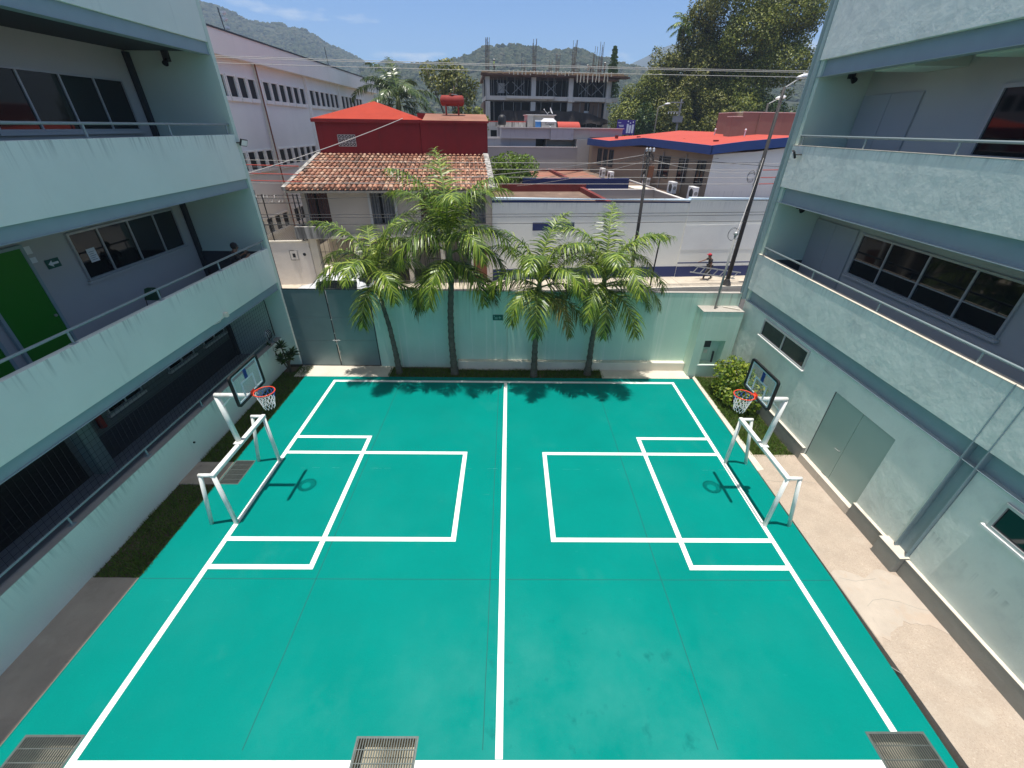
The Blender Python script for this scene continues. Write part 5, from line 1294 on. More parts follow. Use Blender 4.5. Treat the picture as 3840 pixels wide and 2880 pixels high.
street_lamp("street_lamp", "distant street lamp in front of the dark trees near the hoarding", tuple(W(23.9, 39.5, 0)), (0, 0, 0), tuple(W(23.9, 39.5, 11.0)), tuple(SU * 1.0 + Vector((0, 0, .3))), .95, 'pole_dark', "street lamps")
street_lamp("street_lamp", "street lamp half hidden by the right building's corner column", tuple(W(22.5, 12, 0)), (0, 0, 0), tuple(W(21.6, 11.5, 10.3)), tuple(SU * .7 + Vector((0, 0, .3))), .95, 'pole_dark', "street lamps")
# near brackets on the lamp pole, telephone pole
t = thing("telephone_pole", "dark wooden pole with a tangle of cables behind the last palm", "utility pole", tuple(W(7.35, -1.75, .15)))
MB().tube([W(7.35, -1.75, .15), W(7.22, -1.75, 7.5)], [.105, .075], 10).part("pole", 'pole_dark', t, smooth=True)
q = MB()
for k in range(16):
    a = RND.uniform(0, 6.28); r_ = RND.uniform(.12, .34); z = RND.uniform(6.3, 7.5)
    q.tube([W(7.23 + r_ * math.cos(a + s_), -1.8 + r_ * .6 * math.sin(a + s_), z + .25 * math.sin(s_ * 1.3) - .06 * s_) for s_ in (0, .7, 1.4, 2.1, 2.9)], .014, 4)
q.part("cable_tangle", 'wire_dark', t)
MB().box(0, .001, 0, .001, 0, .001)
q = MB(); c0 = W(7.4, -1.95, 6.6); q.box(c0.x - .13, c0.x + .13, c0.y - .1, c0.y + .1, c0.z - .35, c0.z + .2); q.part("splice_box", 'rust', t)
q = MB(); c0 = W(7.22, -1.85, 7.45)
for k in (-.18, 0, .2): q.lathe(c0 + SU * k, [(.03, 0), (.07, .04), (.05, .1), (.07, .13), (.02, .2)], 8)
q.part("insulator", 'lamp_white', t)
t = thing("steel_bollard_post", "thin black post on the kerb right of the telephone pole", "post", tuple(W(8.55, -2.0, .15)))
MB().tube([W(8.55, -2.0, .15), W(8.62, -2.0, 2.9)], .045, 8).part("pole", 'black', t)
MB().ball(W(8.62, -2.0, 2.92), .06, 8, 6).part("cap", 'black', t)
# overhead lines
def wire(name, label, pts, r, mat, sleeves=()):
    t = thing(name, label, "cable", tuple(pts[len(pts) // 2]), "overhead cables above the street")
    MB().tube(pts, r, 5, cap=False).part("cable", mat, t)
    for a, b in sleeves: MB().tube([a, b], r * 2.1, 6).part("sleeve", 'wire_red', t)
for dz, d in ((0, "topmost"), (-.07, "second"), (-.26, "third")):
    wire("overhead_cable", d + " of the three pale lines crossing the sky below the hills", [W(-34 + 68 * i / 30, -1.9 - .15 * (dz < 0), 10.96 + dz + .26 * ((i - 15) / 15) ** 2) for i in range(31)], .011, 'wire_pale')
for zz, d in ((6.92, "highest"), (6.62, "second"), (6.25, "third"), (5.93, "lowest")):
    pts = [W(-26 + 39.6 * i / 24, -1.95, zz + .25 * (abs(i - 16) / 16) ** 2 * (1 if i < 16 else 0)) for i in range(25)] + [W(13.6 + 2.2 * i, -1.95, zz + .04 * i) for i in range(1, 9)]
    wire("overhead_cable", d + " of the four pale lines over the tile roof and lamp pole brackets", pts, .011, 'wire_pale', [] if zz > 6.9 else [(W(-14.5, -1.95, zz + .19), W(-10.7, -1.95, zz + .1)), (W(13.75, -1.95, zz + .004), W(19, -1.95, zz + .10))])
for zz, v, d in ((4.46, -2.1, "upper"), (4.33, -2.2, "middle"), (3.95, -2.0, "lower")):
    wire("overhead_cable", d + " dark bundled cable low across the white wall", [W(-30 + 60 * i / 24, v, zz + .2 * ((i - 13) / 12) ** 2) for i in range(25)], .015, 'wire_dark')
P2 = W(7.2, -1.8, 7.35)
for k, (e, s_, d) in enumerate(((W(-14, -2, 6.0), .5, "left end by the white balcony"), (W(-14, -2, 5.3), .7, "left end below the tile roof"), (W(-3, 6, 5.6), .2, "red house wall"), (W(1.0, 9, 4.6), .2, "lime green tree"), (W(5, 12, 5.2), .15, "navy parapet"), (W(13.6, -1.9, 7.0), .15, "lamp pole"), (W(13.6, -1.9, 6.5), .25, "lamp pole bracket"), (W(15, 5, 6.8), .1, "tan building corner"), (W(26, -2, 6.9), .4, "right edge above the white wall"))):
    wire("drop_cable", "thin drop cable from the telephone pole to the " + d, sag(P2 - Vector((0, 0, .1 * (k % 4))), e, s_), .011, 'wire_dark' if k % 3 else 'wire_pale')
wire("slanting_cable", "thick pale cable slanting from the red roof corner down to the left", sag(W(-6.2, 4.9, 8.86), W(-13.5, -6, 6.2), .15), .02, 'wire_pale')
t = thing("line_bracket", "steel line bracket with insulators on the lamp pole", "bracket", tuple(W(13.6, -1.95, 6.5)))
q = MB(); q.beam(W(13.45, -1.98, 5.8), W(13.45, -1.98, 7.1), .05, .05)
for zz in (6.92, 6.62, 6.25, 5.93): q.tube([W(13.43, -2.0, zz - .05), W(13.43, -2.0, zz + .06)], .05, 8)
q.part("arm", 'pole_grey', t)
q = MB()
for k in range(3): q.tube([W(13.3 - .15 + .22 * math.cos(a), -2.0, 6.3 + (.30 - .07 * k) * math.sin(a)) for a in [i * 5.2 / 18 + .5 for i in range(19)]], .01, 4)
q.part("cable_loop", 'wire_dark', t)

# ------------------------------------------------------------------ parked car
car = thing("parked_car", "white hatchback car parked at the far kerb behind the gate", "car", (-9.3, 22.0, 0))
CX, CY = -9.6, 22.3
def sect(x, zt, w, zs, ws):   # roof height, half width at roof, shoulder height, half width
    return [(x, -ws, .30), (x, -ws * 1.0, .55), (x, -ws, zs), (x, -w, zt - .05), (x, -w * .75, zt), (x, 0, zt + .02), (x, w * .75, zt), (x, w, zt - .05), (x, ws, zs), (x, ws, .55), (x, ws, .30)]
SEC = [(-2.15, .62, .45, .58, .60), (-2.0, .80, .60, .72, .78), (-1.35, .93, .70, .88, .86), (-1.15, 1.0, .72, .94, .87), (-.62, 1.46, .62, .95, .88), (-.25, 1.60, .62, .96, .88), (.8, 1.63, .62, .97, .88), (1.55, 1.58, .60, .98, .87), (1.95, 1.36, .57, .98, .85), (2.08, 1.0, .60, .92, .82), (2.12, .60, .55, .55, .78)]
bm_ = MB(); vs = []
for s_ in SEC: vs += [(CX + p[0], CY + p[1], p[2]) for p in sect(*s_)]
n = 11; fs = []
for i in range(len(SEC) - 1):
    for j in range(n - 1): fs.append((i * n + j, i * n + j + 1, (i + 1) * n + j + 1, (i + 1) * n + j))
fs += [tuple(range(n)), tuple(reversed(range((len(SEC) - 1) * n, len(SEC) * n)))]
bm_.add(vs, fs); body = bm_.part("body", 'car_white', car, smooth=True)
def gl_strip(i0, i1, side, a=.12, b=.88, dy=.012):
    q = MB()
    for i in range(i0, i1):
        s0, s1 = sect(*SEC[i]), sect(*SEC[i + 1]); k0, k1 = (2, 3) if side < 0 else (8, 7)
        A = [Vector(s0[k0]).lerp(Vector(s0[k1]), t_) for t_ in (a, b)]; Bq = [Vector(s1[k0]).lerp(Vector(s1[k1]), t_) for t_ in (a, b)]
        q.poly([Vector((CX, CY + side * dy, 0)) + p for p in (A[0], Bq[0], Bq[1], A[1])])
    return q
gl_strip(4, 5, -1).part("window", 'glass', car); gl_strip(5, 6, -1).part("window", 'glass', car); gl_strip(6, 7, -1).part("window", 'glass', car)
gl_strip(4, 7, 1).part("window", 'glass', car)
def cross(i, t0, t1, x0, name):
    s0, s1 = sect(*SEC[i]), sect(*SEC[i + 1])
    A = Vector((SEC[i][0], 0, SEC[i][1])); C_ = Vector((SEC[i + 1][0], 0, SEC[i + 1][1])); nrm = Vector((-(C_.z - A.z), 0, C_.x - A.x)).normalized() * .02
    p0, p1 = A.lerp(C_, t0), A.lerp(C_, t1); w0, w1 = .62, .56
    MB().poly([Vector((CX, CY, .0)) + nrm + q for q in (Vector((p0.x, -w0, p0.z)), Vector((p1.x, -w1, p1.z)), Vector((p1.x, w1, p1.z)), Vector((p0.x, w0, p0.z)))], nrm * .2).part(name, 'glass', car)
cross(3, .08, .95, 0, "windscreen"); cross(7, .15, 1.0, 0, "rear_window"); cross(8, .0, .6, 0, "rear_window")
for x in (-1.35, 1.30):
    for y in (-.80, .80):
        w = MB().tube([(CX + x, CY + y - .10, .31), (CX + x, CY + y + .10, .31)], .31, 20).part("wheel", 'black_rubber', car)
        MB().tube([(CX + x, CY + y - .115, .31), (CX + x, CY + y + .115, .31)], .19, 14).part("rim", 'alu', w)
for y in (-.62, .62):
    MB().ball((CX - 2.02, CY + y, .70), .14, 8, 6, (.6, 1, .6)).part("headlight", 'alu', car)
    MB().box(CX + 2.04, CX + 2.11, CY + y - .12, CY + y + .12, .80, 1.0).part("tail_light", 'cap_red', car)
    MB().ball((CX - .62, CY + y * 1.55, 1.02), .09, 8, 6, (.8, 1.2, .8)).part("mirror", 'car_white', car)

# ------------------------------------------------------------------ people
def skin_mesh(verts, edges, radii, mat, name, parent, lvl=1, root=0):
    me = bpy.data.meshes.new(name)
    off = OFF[root_of(parent).name]
    me.from_pydata([Vector(p) - off for p in verts], edges, [])
    tmp = bpy.data.objects.new("tmp", me); COL.objects.link(tmp)
    sk = tmp.modifiers.new("skin", 'SKIN'); sk.use_smooth_shade = True; sk.branch_smoothing = .5
    sl = me.skin_vertices[0].data
    for i, r in enumerate(radii): sl[i].radius = r if isinstance(r, tuple) else (r, r); sl[i].use_root = (i == root)
    sd = tmp.modifiers.new("sub", 'SUBSURF'); sd.levels = lvl; sd.render_levels = lvl
    bpy.context.view_layer.update()
    nm = bpy.data.meshes.new_from_object(tmp.evaluated_get(bpy.context.evaluated_depsgraph_get()))
    bpy.data.objects.remove(tmp)
    nm.name = name; nm.materials.clear(); nm.materials.append(MT[mat])
    nm.polygons.foreach_set("use_smooth", [True] * len(nm.polygons))
    o = bpy.data.objects.new(name, nm); COL.objects.link(o); o.parent = parent
    return o
def person(label, base, face, J, clothes, hat=None, group=None, sc_=1.0, legs=True):
    """J: joint name -> (forward, left, up) in metres from the ground point; face = unit vector looked along"""
    t = thing("person", label, "person", base, group)
    F = Vector(face).normalized(); Lf = Vector((-F.y, F.x, 0)); b = Vector(base)
    P = lambda q: b + (F * q[0] + Lf * q[1] + Vector((0, 0, q[2]))) * sc_
    J = dict(J); names = list(J); idx = {k: i for i, k in enumerate(names)}
    V = [P(J[k]) for k in names]
    rad_ = {'pelvis': (.13, .10), 'waist': (.125, .095), 'chest': (.15, .105), 'neck': .055, 'chin': .07, 'head': (.085, .10), 'crown': .07, 'nose': .018,
            'shl': .06, 'ell': .042, 'wrl': .03, 'shr': .06, 'elr': .042, 'wrr': .03, 'hal': .035, 'har': .035,
            'hil': .095, 'knl': .06, 'anl': .042, 'tol': .04, 'hir': .095, 'knr': .06, 'anr': .042, 'tor': .04}
    E = [('pelvis', 'waist'), ('waist', 'chest'), ('chest', 'neck'), ('neck', 'chin'), ('chin', 'head'), ('head', 'crown'), ('chin', 'nose'),
         ('chest', 'shl'), ('shl', 'ell'), ('ell', 'wrl'), ('wrl', 'hal'), ('chest', 'shr'), ('shr', 'elr'), ('elr', 'wrr'), ('wrr', 'har'),
         ('pelvis', 'hil'), ('hil', 'knl'), ('knl', 'anl'), ('anl', 'tol'), ('pelvis', 'hir'), ('hir', 'knr'), ('knr', 'anr'), ('anr', 'tor')]
    E = [e for e in E if e[0] in idx and e[1] in idx]
    R_ = [rad_[k] for k in names]
    R_ = [tuple(x * sc_ for x in r) if isinstance(r, tuple) else r * sc_ for r in R_]
    verts, edges, radii = list(V), [(idx[a], idx[c]) for a, c in E], list(R_)
    for hnd, wr in (('hal', 'wrl'), ('har', 'wrr')):
        d = (P(J[hnd]) - P(J[wr])).normalized(); sd = d.cross(F + Vector((.01, .02, .3))).normalized()
        for k in range(5):
            ln_ = (.055, .085, .095, .085, .065)[k] * sc_; o_ = sd * (k - 2) * .019 * sc_ + (-d * .035 * sc_ if k == 0 else Vector())
            a = P(J[hnd]) + o_ + d * .02 * sc_; c = a + (d + sd * ((k - 2) * .12 - (.9 if k == 0 else 0))).normalized() * ln_ * .6; e2 = c + (d + Vector((0, 0, -.5)) + F * .1).normalized() * ln_ * .4
            i0 = len(verts); verts += [a, c, e2]; radii += [.010 * sc_, .009 * sc_, .008 * sc_]; edges += [(idx[hnd], i0), (i0, i0 + 1), (i0 + 1, i0 + 2)]
    body = skin_mesh(verts, edges, radii, 'skin', "body", t, 1, idx['pelvis'])
    def sub(keys, grow, mat, nm, root, cut=None):
        ks = [k for k in keys if k in idx]; ii = {k: i for i, k in enumerate(ks)}
        vv = [P(J[k]) for k in ks]
        for k, q, f in (cut or []): vv[ii[k]] = P(J[q]).lerp(P(J[k]), f)
        rr_ = []
        for k in ks:
            r = rad_[k]; rr_.append(tuple((x + grow) * sc_ for x in r) if isinstance(r, tuple) else (r + grow) * sc_)
        skin_mesh(vv, [(ii[a], ii[c]) for a, c in E if a in ii and c in ii], rr_, mat, nm, t, 1, ii[root])
    J['pelvis'] = (J['pelvis'][0], J['pelvis'][1], J['pelvis'][2] - .07)
    sub(['pelvis', 'waist', 'chest', 'shl', 'ell', 'shr', 'elr', 'neck'], .026, clothes[0], "shirt", 'pelvis', [('ell', 'shl', .72), ('elr', 'shr', .72), ('neck', 'chest', .55)])
    J['pelvis'] = (J['pelvis'][0], J['pelvis'][1], J['pelvis'][2] + .07)
    if legs:
        sub(['pelvis', 'hil', 'knl', 'anl', 'hir', 'knr', 'anr'], .02, clothes[1], "trousers", 'pelvis')
        for a, c in (('anl', 'tol'), ('anr', 'tor')):
            pa, pc = P(J[a]), P(J[c]); q = MB().tube([pa - (pc - pa) * .5 - Vector((0, 0, .02)), pa.lerp(pc, .4) - Vector((0, 0, .03)), pc - Vector((0, 0, .005)), pc + (pc - pa).normalized() * .05], [.045 * sc_, .055 * sc_, .05 * sc_, .03 * sc_], 8); q.part("shoe", 'shoe', t, smooth=True)
    hd, cr_ = P(J['head']), P(J['crown']); up = (cr_ - hd).normalized()
    hm = MB().ball((0, 0, 0), .118 * sc_, 12, 8, (1.05, .92, .95)); ctr = hd + up * .03 * sc_ - F * .012
    hm.v = [ctr + F * p.x + Lf * p.y + up * p.z for p in hm.v if True]
    if hat:
        keep = hm; br = MB()
        for i in range(9):
            a = -1.1 + 2.2 * i / 8
        a_ = [ctr + F * (.09 + .12 * math.cos(-1.2 + 2.4 * i / 8)) * sc_ + Lf * .10 * math.sin(-1.2 + 2.4 * i / 8) * sc_ + up * .03 * sc_ for i in range(9)]
        keep.poly(a_, up * .012)
        top_ = [p for p in keep.v]
        keep.v = [p if (p - ctr).dot(up) > -.012 else p - up * ((p - ctr).dot(up) + .012) for p in keep.v]
        keep.part("cap" if hat != 'helmet' else "helmet", hat, t, smooth=True)
    hr = MB().ball((0, 0, 0), .112 * sc_, 12, 8, (1.0, .93, 1.0)); c2 = hd - F * .028 * sc_ + up * .012
    hr.v = [c2 + F * p.x + Lf * p.y + up * p.z for p in hr.v]; hr.part("hair", 'hair', t, smooth=True)
    for s_ in (-1, 1): MB().ball(hd - F * .0 + Lf * s_ * .092 * sc_ - up * .03, .024 * sc_, 6, 5, (.8, .5, 1.2)).part("ear", 'skin', t, smooth=True)
    q = MB()
    for s_ in (-1, 1): q.ball(hd + F * .094 * sc_ + Lf * s_ * .034 * sc_ - up * .012, .011 * sc_, 6, 5)
    q.beam(hd + F * .098 * sc_ + Lf * .025 * sc_ - up * .075, hd + F * .098 * sc_ - Lf * .025 * sc_ - up * .075, .008, .008)
    q.part("face", 'hair', t)
    return t
STAND = dict(pelvis=(0, 0, .95), waist=(0, 0, 1.12), chest=(0, 0, 1.33), neck=(.0, 0, 1.46), chin=(.03, 0, 1.53), head=(.03, 0, 1.62), crown=(.02, 0, 1.70), nose=(.13, 0, 1.575),
             shl=(0, .18, 1.38), ell=(-.02, .26, 1.10), wrl=(.10, .26, .86), hal=(.13, .26, .78), shr=(0, -.18, 1.38), elr=(-.02, -.26, 1.10), wrr=(.10, -.26, .86), har=(.13, -.26, .78),
             hil=(0, .09, .90), knl=(.03, .10, .50), anl=(-.01, .10, .09), tol=(.14, .11, .04), hir=(0, -.09, .90), knr=(.03, -.10, .50), anr=(-.01, -.10, .09), tor=(.14, -.11, .04))
J = dict(STAND)
J.update(chest=(.06, 0, 1.30), neck=(.10, 0, 1.42), chin=(.15, 0, 1.47), head=(.17, 0, 1.56), crown=(.18, 0, 1.64), nose=(.27, 0, 1.51), shl=(.06, .18, 1.35), shr=(.06, -.18, 1.34),
         ell=(.06, .22, 1.08), wrl=(.06, .24, .84), hal=(.07, .24, .76), elr=(.30, -.20, 1.22), wrr=(.55, -.18, 1.14), har=(.63, -.18, 1.12),
         knl=(.24, .10, .50), anl=(.30, .10, .09), tol=(.44, .10, .04), knr=(-.06, -.10, .50), anr=(-.36, -.10, .12), tor=(-.23, -.10, .05))
PB = W(12.85, -.75, .15)
wk = person("walking man in dark shirt and red cap carrying a ladder on the pavement", tuple(PB), tuple(-SU), J, ('shirt_dark', 'trousers'), hat='cap_red')
ld = thing("ladder", "pale aluminium ladder held at hip height by the man in the red cap", "ladder", tuple(PB + Vector((0, -.3, .7))))
# rails run along the street, tilted: front end higher
def LP(s, d, o=0.): return PB - SU * s + SV * (-.30 - o) + Vector((0, 0, d))
ra = [LP(1.15, .98), LP(-2.05, .50)]; rb2 = [LP(1.4, .62), LP(-1.75, .12)]
MB().beam(ra[0], ra[1], .03, .07).part("rail", 'alu', ld); MB().beam(rb2[0], rb2[1], .03, .07).part("rail", 'alu', ld)
for i in range(7):
    f = .07 + .145 * i; MB().beam(ra[0].lerp(ra[1], f), rb2[0].lerp(rb2[1], f), .03, .05).part("rung", 'alu', ld)
J2 = dict(STAND)
J2.update(chest=(.05, 0, 1.32), neck=(.09, 0, 1.45), chin=(.14, 0, 1.50), head=(.15, 0, 1.59), crown=(.15, 0, 1.67), nose=(.25, 0, 1.54), shl=(.05, .18, 1.37), shr=(.05, -.18, 1.37),
          ell=(.18, .24, 1.16), wrl=(.38, .16, 1.26), hal=(.44, .13, 1.30), elr=(.10, -.28, 1.14), wrr=(.32, -.20, 1.22), har=(.40, -.16, 1.26))
person("person in dark clothes leaning at the first floor rail of the left building", (-9.05, 13.85, 3.5), (.62, .78, 0), J2, ('shirt_dark', 'shirt_dark'))
for u, v, d, sh in ((2.6, 54.8, "worker in yellow green vest by the leftmost rebar column on the frame", 'shirt_hivis'), (18.0, 55.0, "worker in white helmet bending at the middle of the formwork edge", 'trousers'), (20.3, 55.2, "worker in white helmet at the right end of the formwork deck", 'shirt_dark')):
    J3 = dict(STAND)
    if "bending" in d: J3.update(chest=(.25, 0, 1.15), neck=(.36, 0, 1.2), chin=(.42, 0, 1.2), head=(.48, 0, 1.26), crown=(.53, 0, 1.32), nose=(.54, 0, 1.16), shl=(.26, .18, 1.16), shr=(.26, -.18, 1.16), ell=(.35, .24, .9), wrl=(.45, .2, .7), hal=(.48, .2, .63), elr=(.35, -.24, .9), wrr=(.45, -.2, .7), har=(.48, -.2, .63))
    person(d, tuple(W(u, v, 15.63)), tuple(-SU if u > 10 else SU), J3, (sh, 'trousers'), hat='helmet')

# ------------------------------------------------------------------ small things in the corridors
ch = thing("chair", "dark green plastic chair with metal legs in the left first floor corridor", "chair", (-10.15, 11.2, 3.5))
q = MB().poly([(-10.4, 10.98, 3.94), (-9.95, 10.98, 3.94), (-9.93, 11.42, 3.95), (-10.42, 11.42, 3.95)], (0, 0, .03)); q.part("seat", 'plastic_green', ch, bevel=.01)
q = MB().poly([(-10.42, 11.44, 4.16), (-9.93, 11.44, 4.16), (-9.97, 11.54, 4.46), (-10.08, 11.55, 4.50), (-10.27, 11.55, 4.50), (-10.38, 11.54, 4.46)], (0, .025, 0)); o = q.part("backrest", 'plastic_green', ch, bevel=.008)
MB().ball((-10.17, 11.54, 4.43), .035, 8, 5, (1, .3, .7)).part("back_hole", 'wall_white', o)
for x in (-10.38, -9.97):
    MB().tube([(x, 11.0, 3.94), (x, 10.96, 3.5)], .012, 6).part("leg", 'black', ch); MB().tube([(x, 11.47, 4.3), (x, 11.40, 3.94), (x, 11.46, 3.5)], .012, 6).part("leg", 'black', ch)
t = thing("exit_sign", "green sign with a white left arrow between door and window", "sign", (-11.03, 10.17, 5.55))
B(-11.05, -11.04, 10.0, 10.34, 5.46, 5.67).part("board", 'sign_green', t)
q = MB(); xq = -11.039
q.box(xq, xq + .003, 10.14, 10.30, 5.54, 5.59); q.poly([(xq, 10.04, 5.565), (xq, 10.15, 5.49), (xq, 10.15, 5.64)], (.003, 0, 0)); q.part("arrow", 'paper', t)
t = thing("paper_notice", "white paper notice taped on the corridor window", "notice", (-11.02, 11.24, 5.5))
B(-11.036, -11.033, 11.11, 11.37, 5.32, 5.66).part("sheet", 'paper', t)
q = MB()
for i in range(5): q.box(-11.0325, -11.0315, 11.15, 11.33 - .04 * (i % 2), 5.37 + .05 * i, 5.38 + .05 * i)
q.part("text_line", 'ink', t)
t = thing("door_plaque", "pale raised plaques on the wall beside the green door", "plaque", (-11.03, 9.78, 5.9))
B(-11.05, -11.04, 9.70, 9.86, 5.88, 6.05).part("plate", 'paper', t); B(-11.05, -11.04, 9.72, 9.86, 5.68, 5.80).part("plate", 'paper', t)
for x, y, z, s_, lab in ((-8.58, 15.2, 7.98, 1, "black floodlight on the far end of the left top balcony"), (8.78, 14.35, 7.88, -1, "black floodlight on the far end of the right top balcony")):
    t = thing("floodlight", lab, "floodlight", (x, y, z), "floodlights at the balcony ends")
    MB().tube([(x - s_ * .02, y - .05, z), (x + s_ * .10, y + .05, z - .01)], .018, 6).part("arm", 'black', t)
    q = MB().box(-.03, .03, -.12, .12, -.10, .10); mt_ = Matrix.Translation((x + s_ * .14, y + .08, z)) @ Matrix.Rotation(rad(25 * s_), 4, 'Y') @ Matrix.Rotation(rad(-20), 4, 'Z'); q.v = [mt_ @ p for p in q.v]; o = q.part("housing", 'black', t, bevel=.01)
    q = MB().box(.031, .036, -.10, .10, -.08, .08) if s_ > 0 else MB().box(-.036, -.031, -.10, .10, -.08, .08); q.v = [mt_ @ p for p in q.v]; q.part("lens", 'lamp_white', o)
for x, z, lab, s_ in ((-9.9, 9.97, "dark wall lamp on the left building's top corridor end wall", 15.2), (9.75, 9.75, "dark wall lamp on the right building's top corridor end wall", 14.755), (9.57, 6.28, "dark wall lamp on the right building's first floor end wall", 14.755)):
    t = thing("wall_lamp", lab, "wall lamp", (x, s_, z), "lamps on the corridor end walls")
    B(x - .09, x + .09, s_ - .07, s_ - .001, z + .02, z + .30).part("bracket", 'steel_dark', t)
    MB().tube([(x, s_ - .07, z + .06), (x + .02, s_ - .2, z - .04)], [.05, .08], 10).part("lamp_head", 'black', t)
t = thing("security_camera", "small white camera box on the lower left balcony edge", "camera", (-8.58, 11.85, 3.55))
B(-8.60, -8.50, 11.80, 11.92, 3.50, 3.64).part("case", 'cream', t, bevel=.01)
MB().tube([(-8.59, 11.80, 3.57), (-8.59, 11.55, 3.47), (-8.59, 11.3, 3.49)], .008, 5).part("lead", 'cream', t)
t = thing("backpack", "pale striped bag hung on the net rail at the corner", "bag", (-9.22, 14.6, 1.6))
bg_ = MB().ball((-9.24, 14.62, 1.62), .17, 12, 8, (.6, 1, 1.1)); bg_.part("body", 'wall_white', t, smooth=True)
q = MB()
for dy in (-.08, 0, .08): q.tube([(-9.24 + .115 * math.cos(a), 14.62 + dy, 1.62 + .195 * math.sin(a)) for a in [i * .35 - 1.2 for i in range(8)]], .014, 5)
q.tube([(-9.16, 14.46, 1.75), (-9.12, 14.42, 1.55), (-9.14, 14.5, 1.42)], .015, 5); q.part("strap", 'black', t)
t = thing("fire_extinguisher", "small dark extinguisher with pale label inside the netted corridor", "extinguisher", (-10.95, 9.05, 1.6))
MB().tube([(-10.96, 9.05, 1.45), (-10.96, 9.05, 1.8), (-10.96, 9.05, 1.86)], [.08, .08, .03], 12).part("cylinder", 'tank_red', t, smooth=True)
MB().tube([(-10.96, 9.05, 1.87), (-10.9, 9.05, 1.9)], .02, 6).part("valve", 'black', t)
t = thing("door_lock_bar", "thin pale timber strip lying on the meter pillar top", "strip", (8.3, 14.8, 2.78))
MB().beam((8.1, 14.9, 2.80), (8.6, 14.62, 2.80), .04, .03).part("strip", 'cream', t)
MB().tube([(-9.07, 9.42, .62), (-9.10, 9.42, .62)], .03, 10).solo("wall_spout", 'black', "short dark drain spout low in the left garden wall", "spout", loc=(-9.08, 9.42, .62))
cbp = MB().tube([(7.26, 4.5, -.10), (7.20, 4.25, -.16), (7.22, 3.9, -.10), (7.27, 3.7, .02)], .008, 5)
cbp.solo("loose_cable", 'wire_pale', "loose pale cable hanging in the dark gap beside the right path", "cable", loc=(7.22, 4.1, -.1))

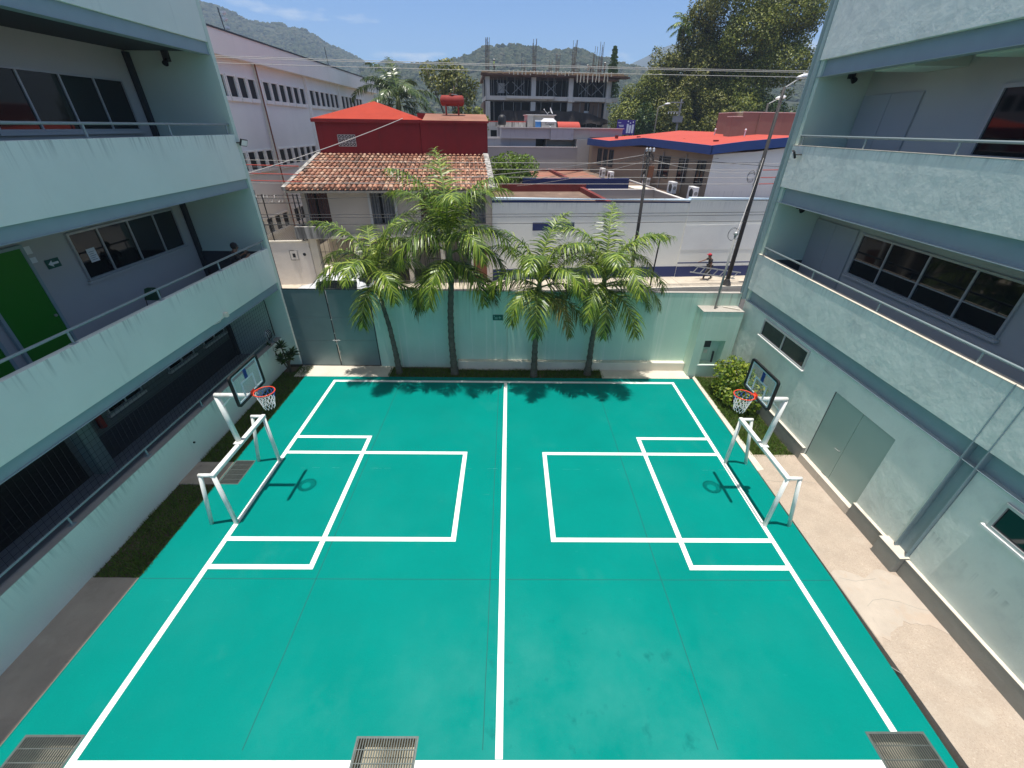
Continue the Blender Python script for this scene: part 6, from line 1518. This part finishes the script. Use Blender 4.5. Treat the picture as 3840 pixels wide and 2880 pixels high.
# ------------------------------------------------------------------ hills, forest and haze
def prof(table, az):
    for (a, e), (b, f) in zip(table, table[1:]):
        if a <= az <= b: return e + (f - e) * (az - a) / (b - a)
    return table[0][1] if az < table[0][0] else table[-1][1]
def hill(name, table, D0, D1, a0, a1, na, nr, rough, trees, crown, seed, mat='hill'):
    mb = MB(); rng = random.Random(seed); ptsf = {}
    def pos(az, f):
        d = D0 + (D1 - D0) * f; el = prof(table, az)
        hmax = math.tan(rad(max(el, .05))) * (D0 + (D1 - D0) * .8) + 8.5
        s = f / .8 if f <= .8 else 1 - (f - .8) / .2 * .35
        hgt = hmax * (s ** .9 if f <= .8 else s)
        x, y = d * math.sin(rad(az)), d * math.cos(rad(az))
        k = rough * (noise.noise((x * 3.2 / D0 * 5, y * 3.2 / D0 * 5, seed)) * .6 + .4 * noise.noise((x * 9 / D0 * 5, y * 9 / D0 * 5, seed + 3)))
        return Vector((x, y, max(-2, hgt + k * hmax * (s * (1 - .75 * (f > .55))))))
    for i in range(na + 1):
        for j in range(nr + 1): mb.v.append(pos(a0 + (a1 - a0) * i / na, j / nr))
    mb.f = [(i * (nr + 1) + j, (i + 1) * (nr + 1) + j, (i + 1) * (nr + 1) + j + 1, i * (nr + 1) + j + 1) for i in range(na) for j in range(nr)]
    struct(mb, name, mat, smooth=True)
    if trees:
        fr_ = MB(); bm = bmesh.new(); bmesh.ops.create_icosphere(bm, subdivisions=1, radius=1); iv = [v.co.copy() for v in bm.verts]; ifc = [[v.index for v in f.verts] for f in bm.faces]; bm.free()
        VAR = []
        for q_ in range(10):
            rm = Matrix.Rotation(rng.uniform(0, 3), 3, Vector((rng.gauss(0, 1), rng.gauss(0, 1), rng.gauss(0, 1))).normalized()); VAR.append([rm @ c for c in iv])
        for _ in range(trees):
            az = rng.uniform(a0, a1); f = rng.random() ** .8 * .86; p = pos(az, f); s = crown * rng.uniform(.55, 1.4)
            if noise.noise((p.x * .02, p.y * .02, 7)) > .45: continue
            hh = rng.uniform(.7, 1.05)
            fr_.add([p + Vector((c.x * s * rng.uniform(.85, 1.15), c.y * s * rng.uniform(.85, 1.15), s * .25 + c.z * s * hh)) for c in VAR[rng.randrange(10)]], ifc)
        fr_.solo("hill_forest", 'forest', "dense forest covering the " + name.replace('_', ' '), "forest", kind='stuff', smooth=False)
hill("centre_hill", [(-40, 5), (-14, 5.0), (-6.2, 6.0), (-4.1, 6.6), (-2.3, 7.25), (.7, 7.5), (2.4, 7.2), (4.1, 6.85), (6.1, 6.95), (7.5, 6.95), (9.9, 6.3), (12.4, 5.7), (15, 5.1), (24, 4.2), (50, 3.5)], 360, 700, -16, 30, 90, 26, .10, 13000, 2.5, 3)
hill("left_hill", [(-60, 10), (-32, 9.5), (-29.2, 9.15), (-27.3, 8.75), (-25.7, 8.1), (-23.7, 8.1), (-21.6, 8.05), (-20.2, 7.5), (-18.6, 6.75), (-16.2, 5.85), (-14.9, 5.2), (-13.4, 5.8), (-10, 5.3), (-4, 4.5)], 630, 1230, -48, -6, 100, 26, .10, 18000, 3.3, 11)
hill("right_mountain", [(8, 4), (12, 5.3), (13.2, 5.95), (14.8, 6.5), (15.7, 7.05), (16.7, 7.35), (19, 7.3), (23, 6.6), (26, 5.9), (29.2, 6.3), (30.5, 6.9), (36, 8.0), (50, 7.5)], 1350, 2250, 9, 48, 80, 20, .07, 0, 0, 19)
hz = bpy.data.materials.new("haze"); hz.use_nodes = True
hn, hl = hz.node_tree.nodes, hz.node_tree.links; hn.clear()
pv = hn.new("ShaderNodeVolumePrincipled"); pv.inputs['Density'].default_value = .00043; pv.inputs['Color'].default_value = (.60, .77, 1, 1)
ho = hn.new("ShaderNodeOutputMaterial"); hl.new(pv.outputs[0], ho.inputs['Volume'])
B(-2400, 2400, -150, 2400, -3, 325).solo("haze", hz, kind='stuff')
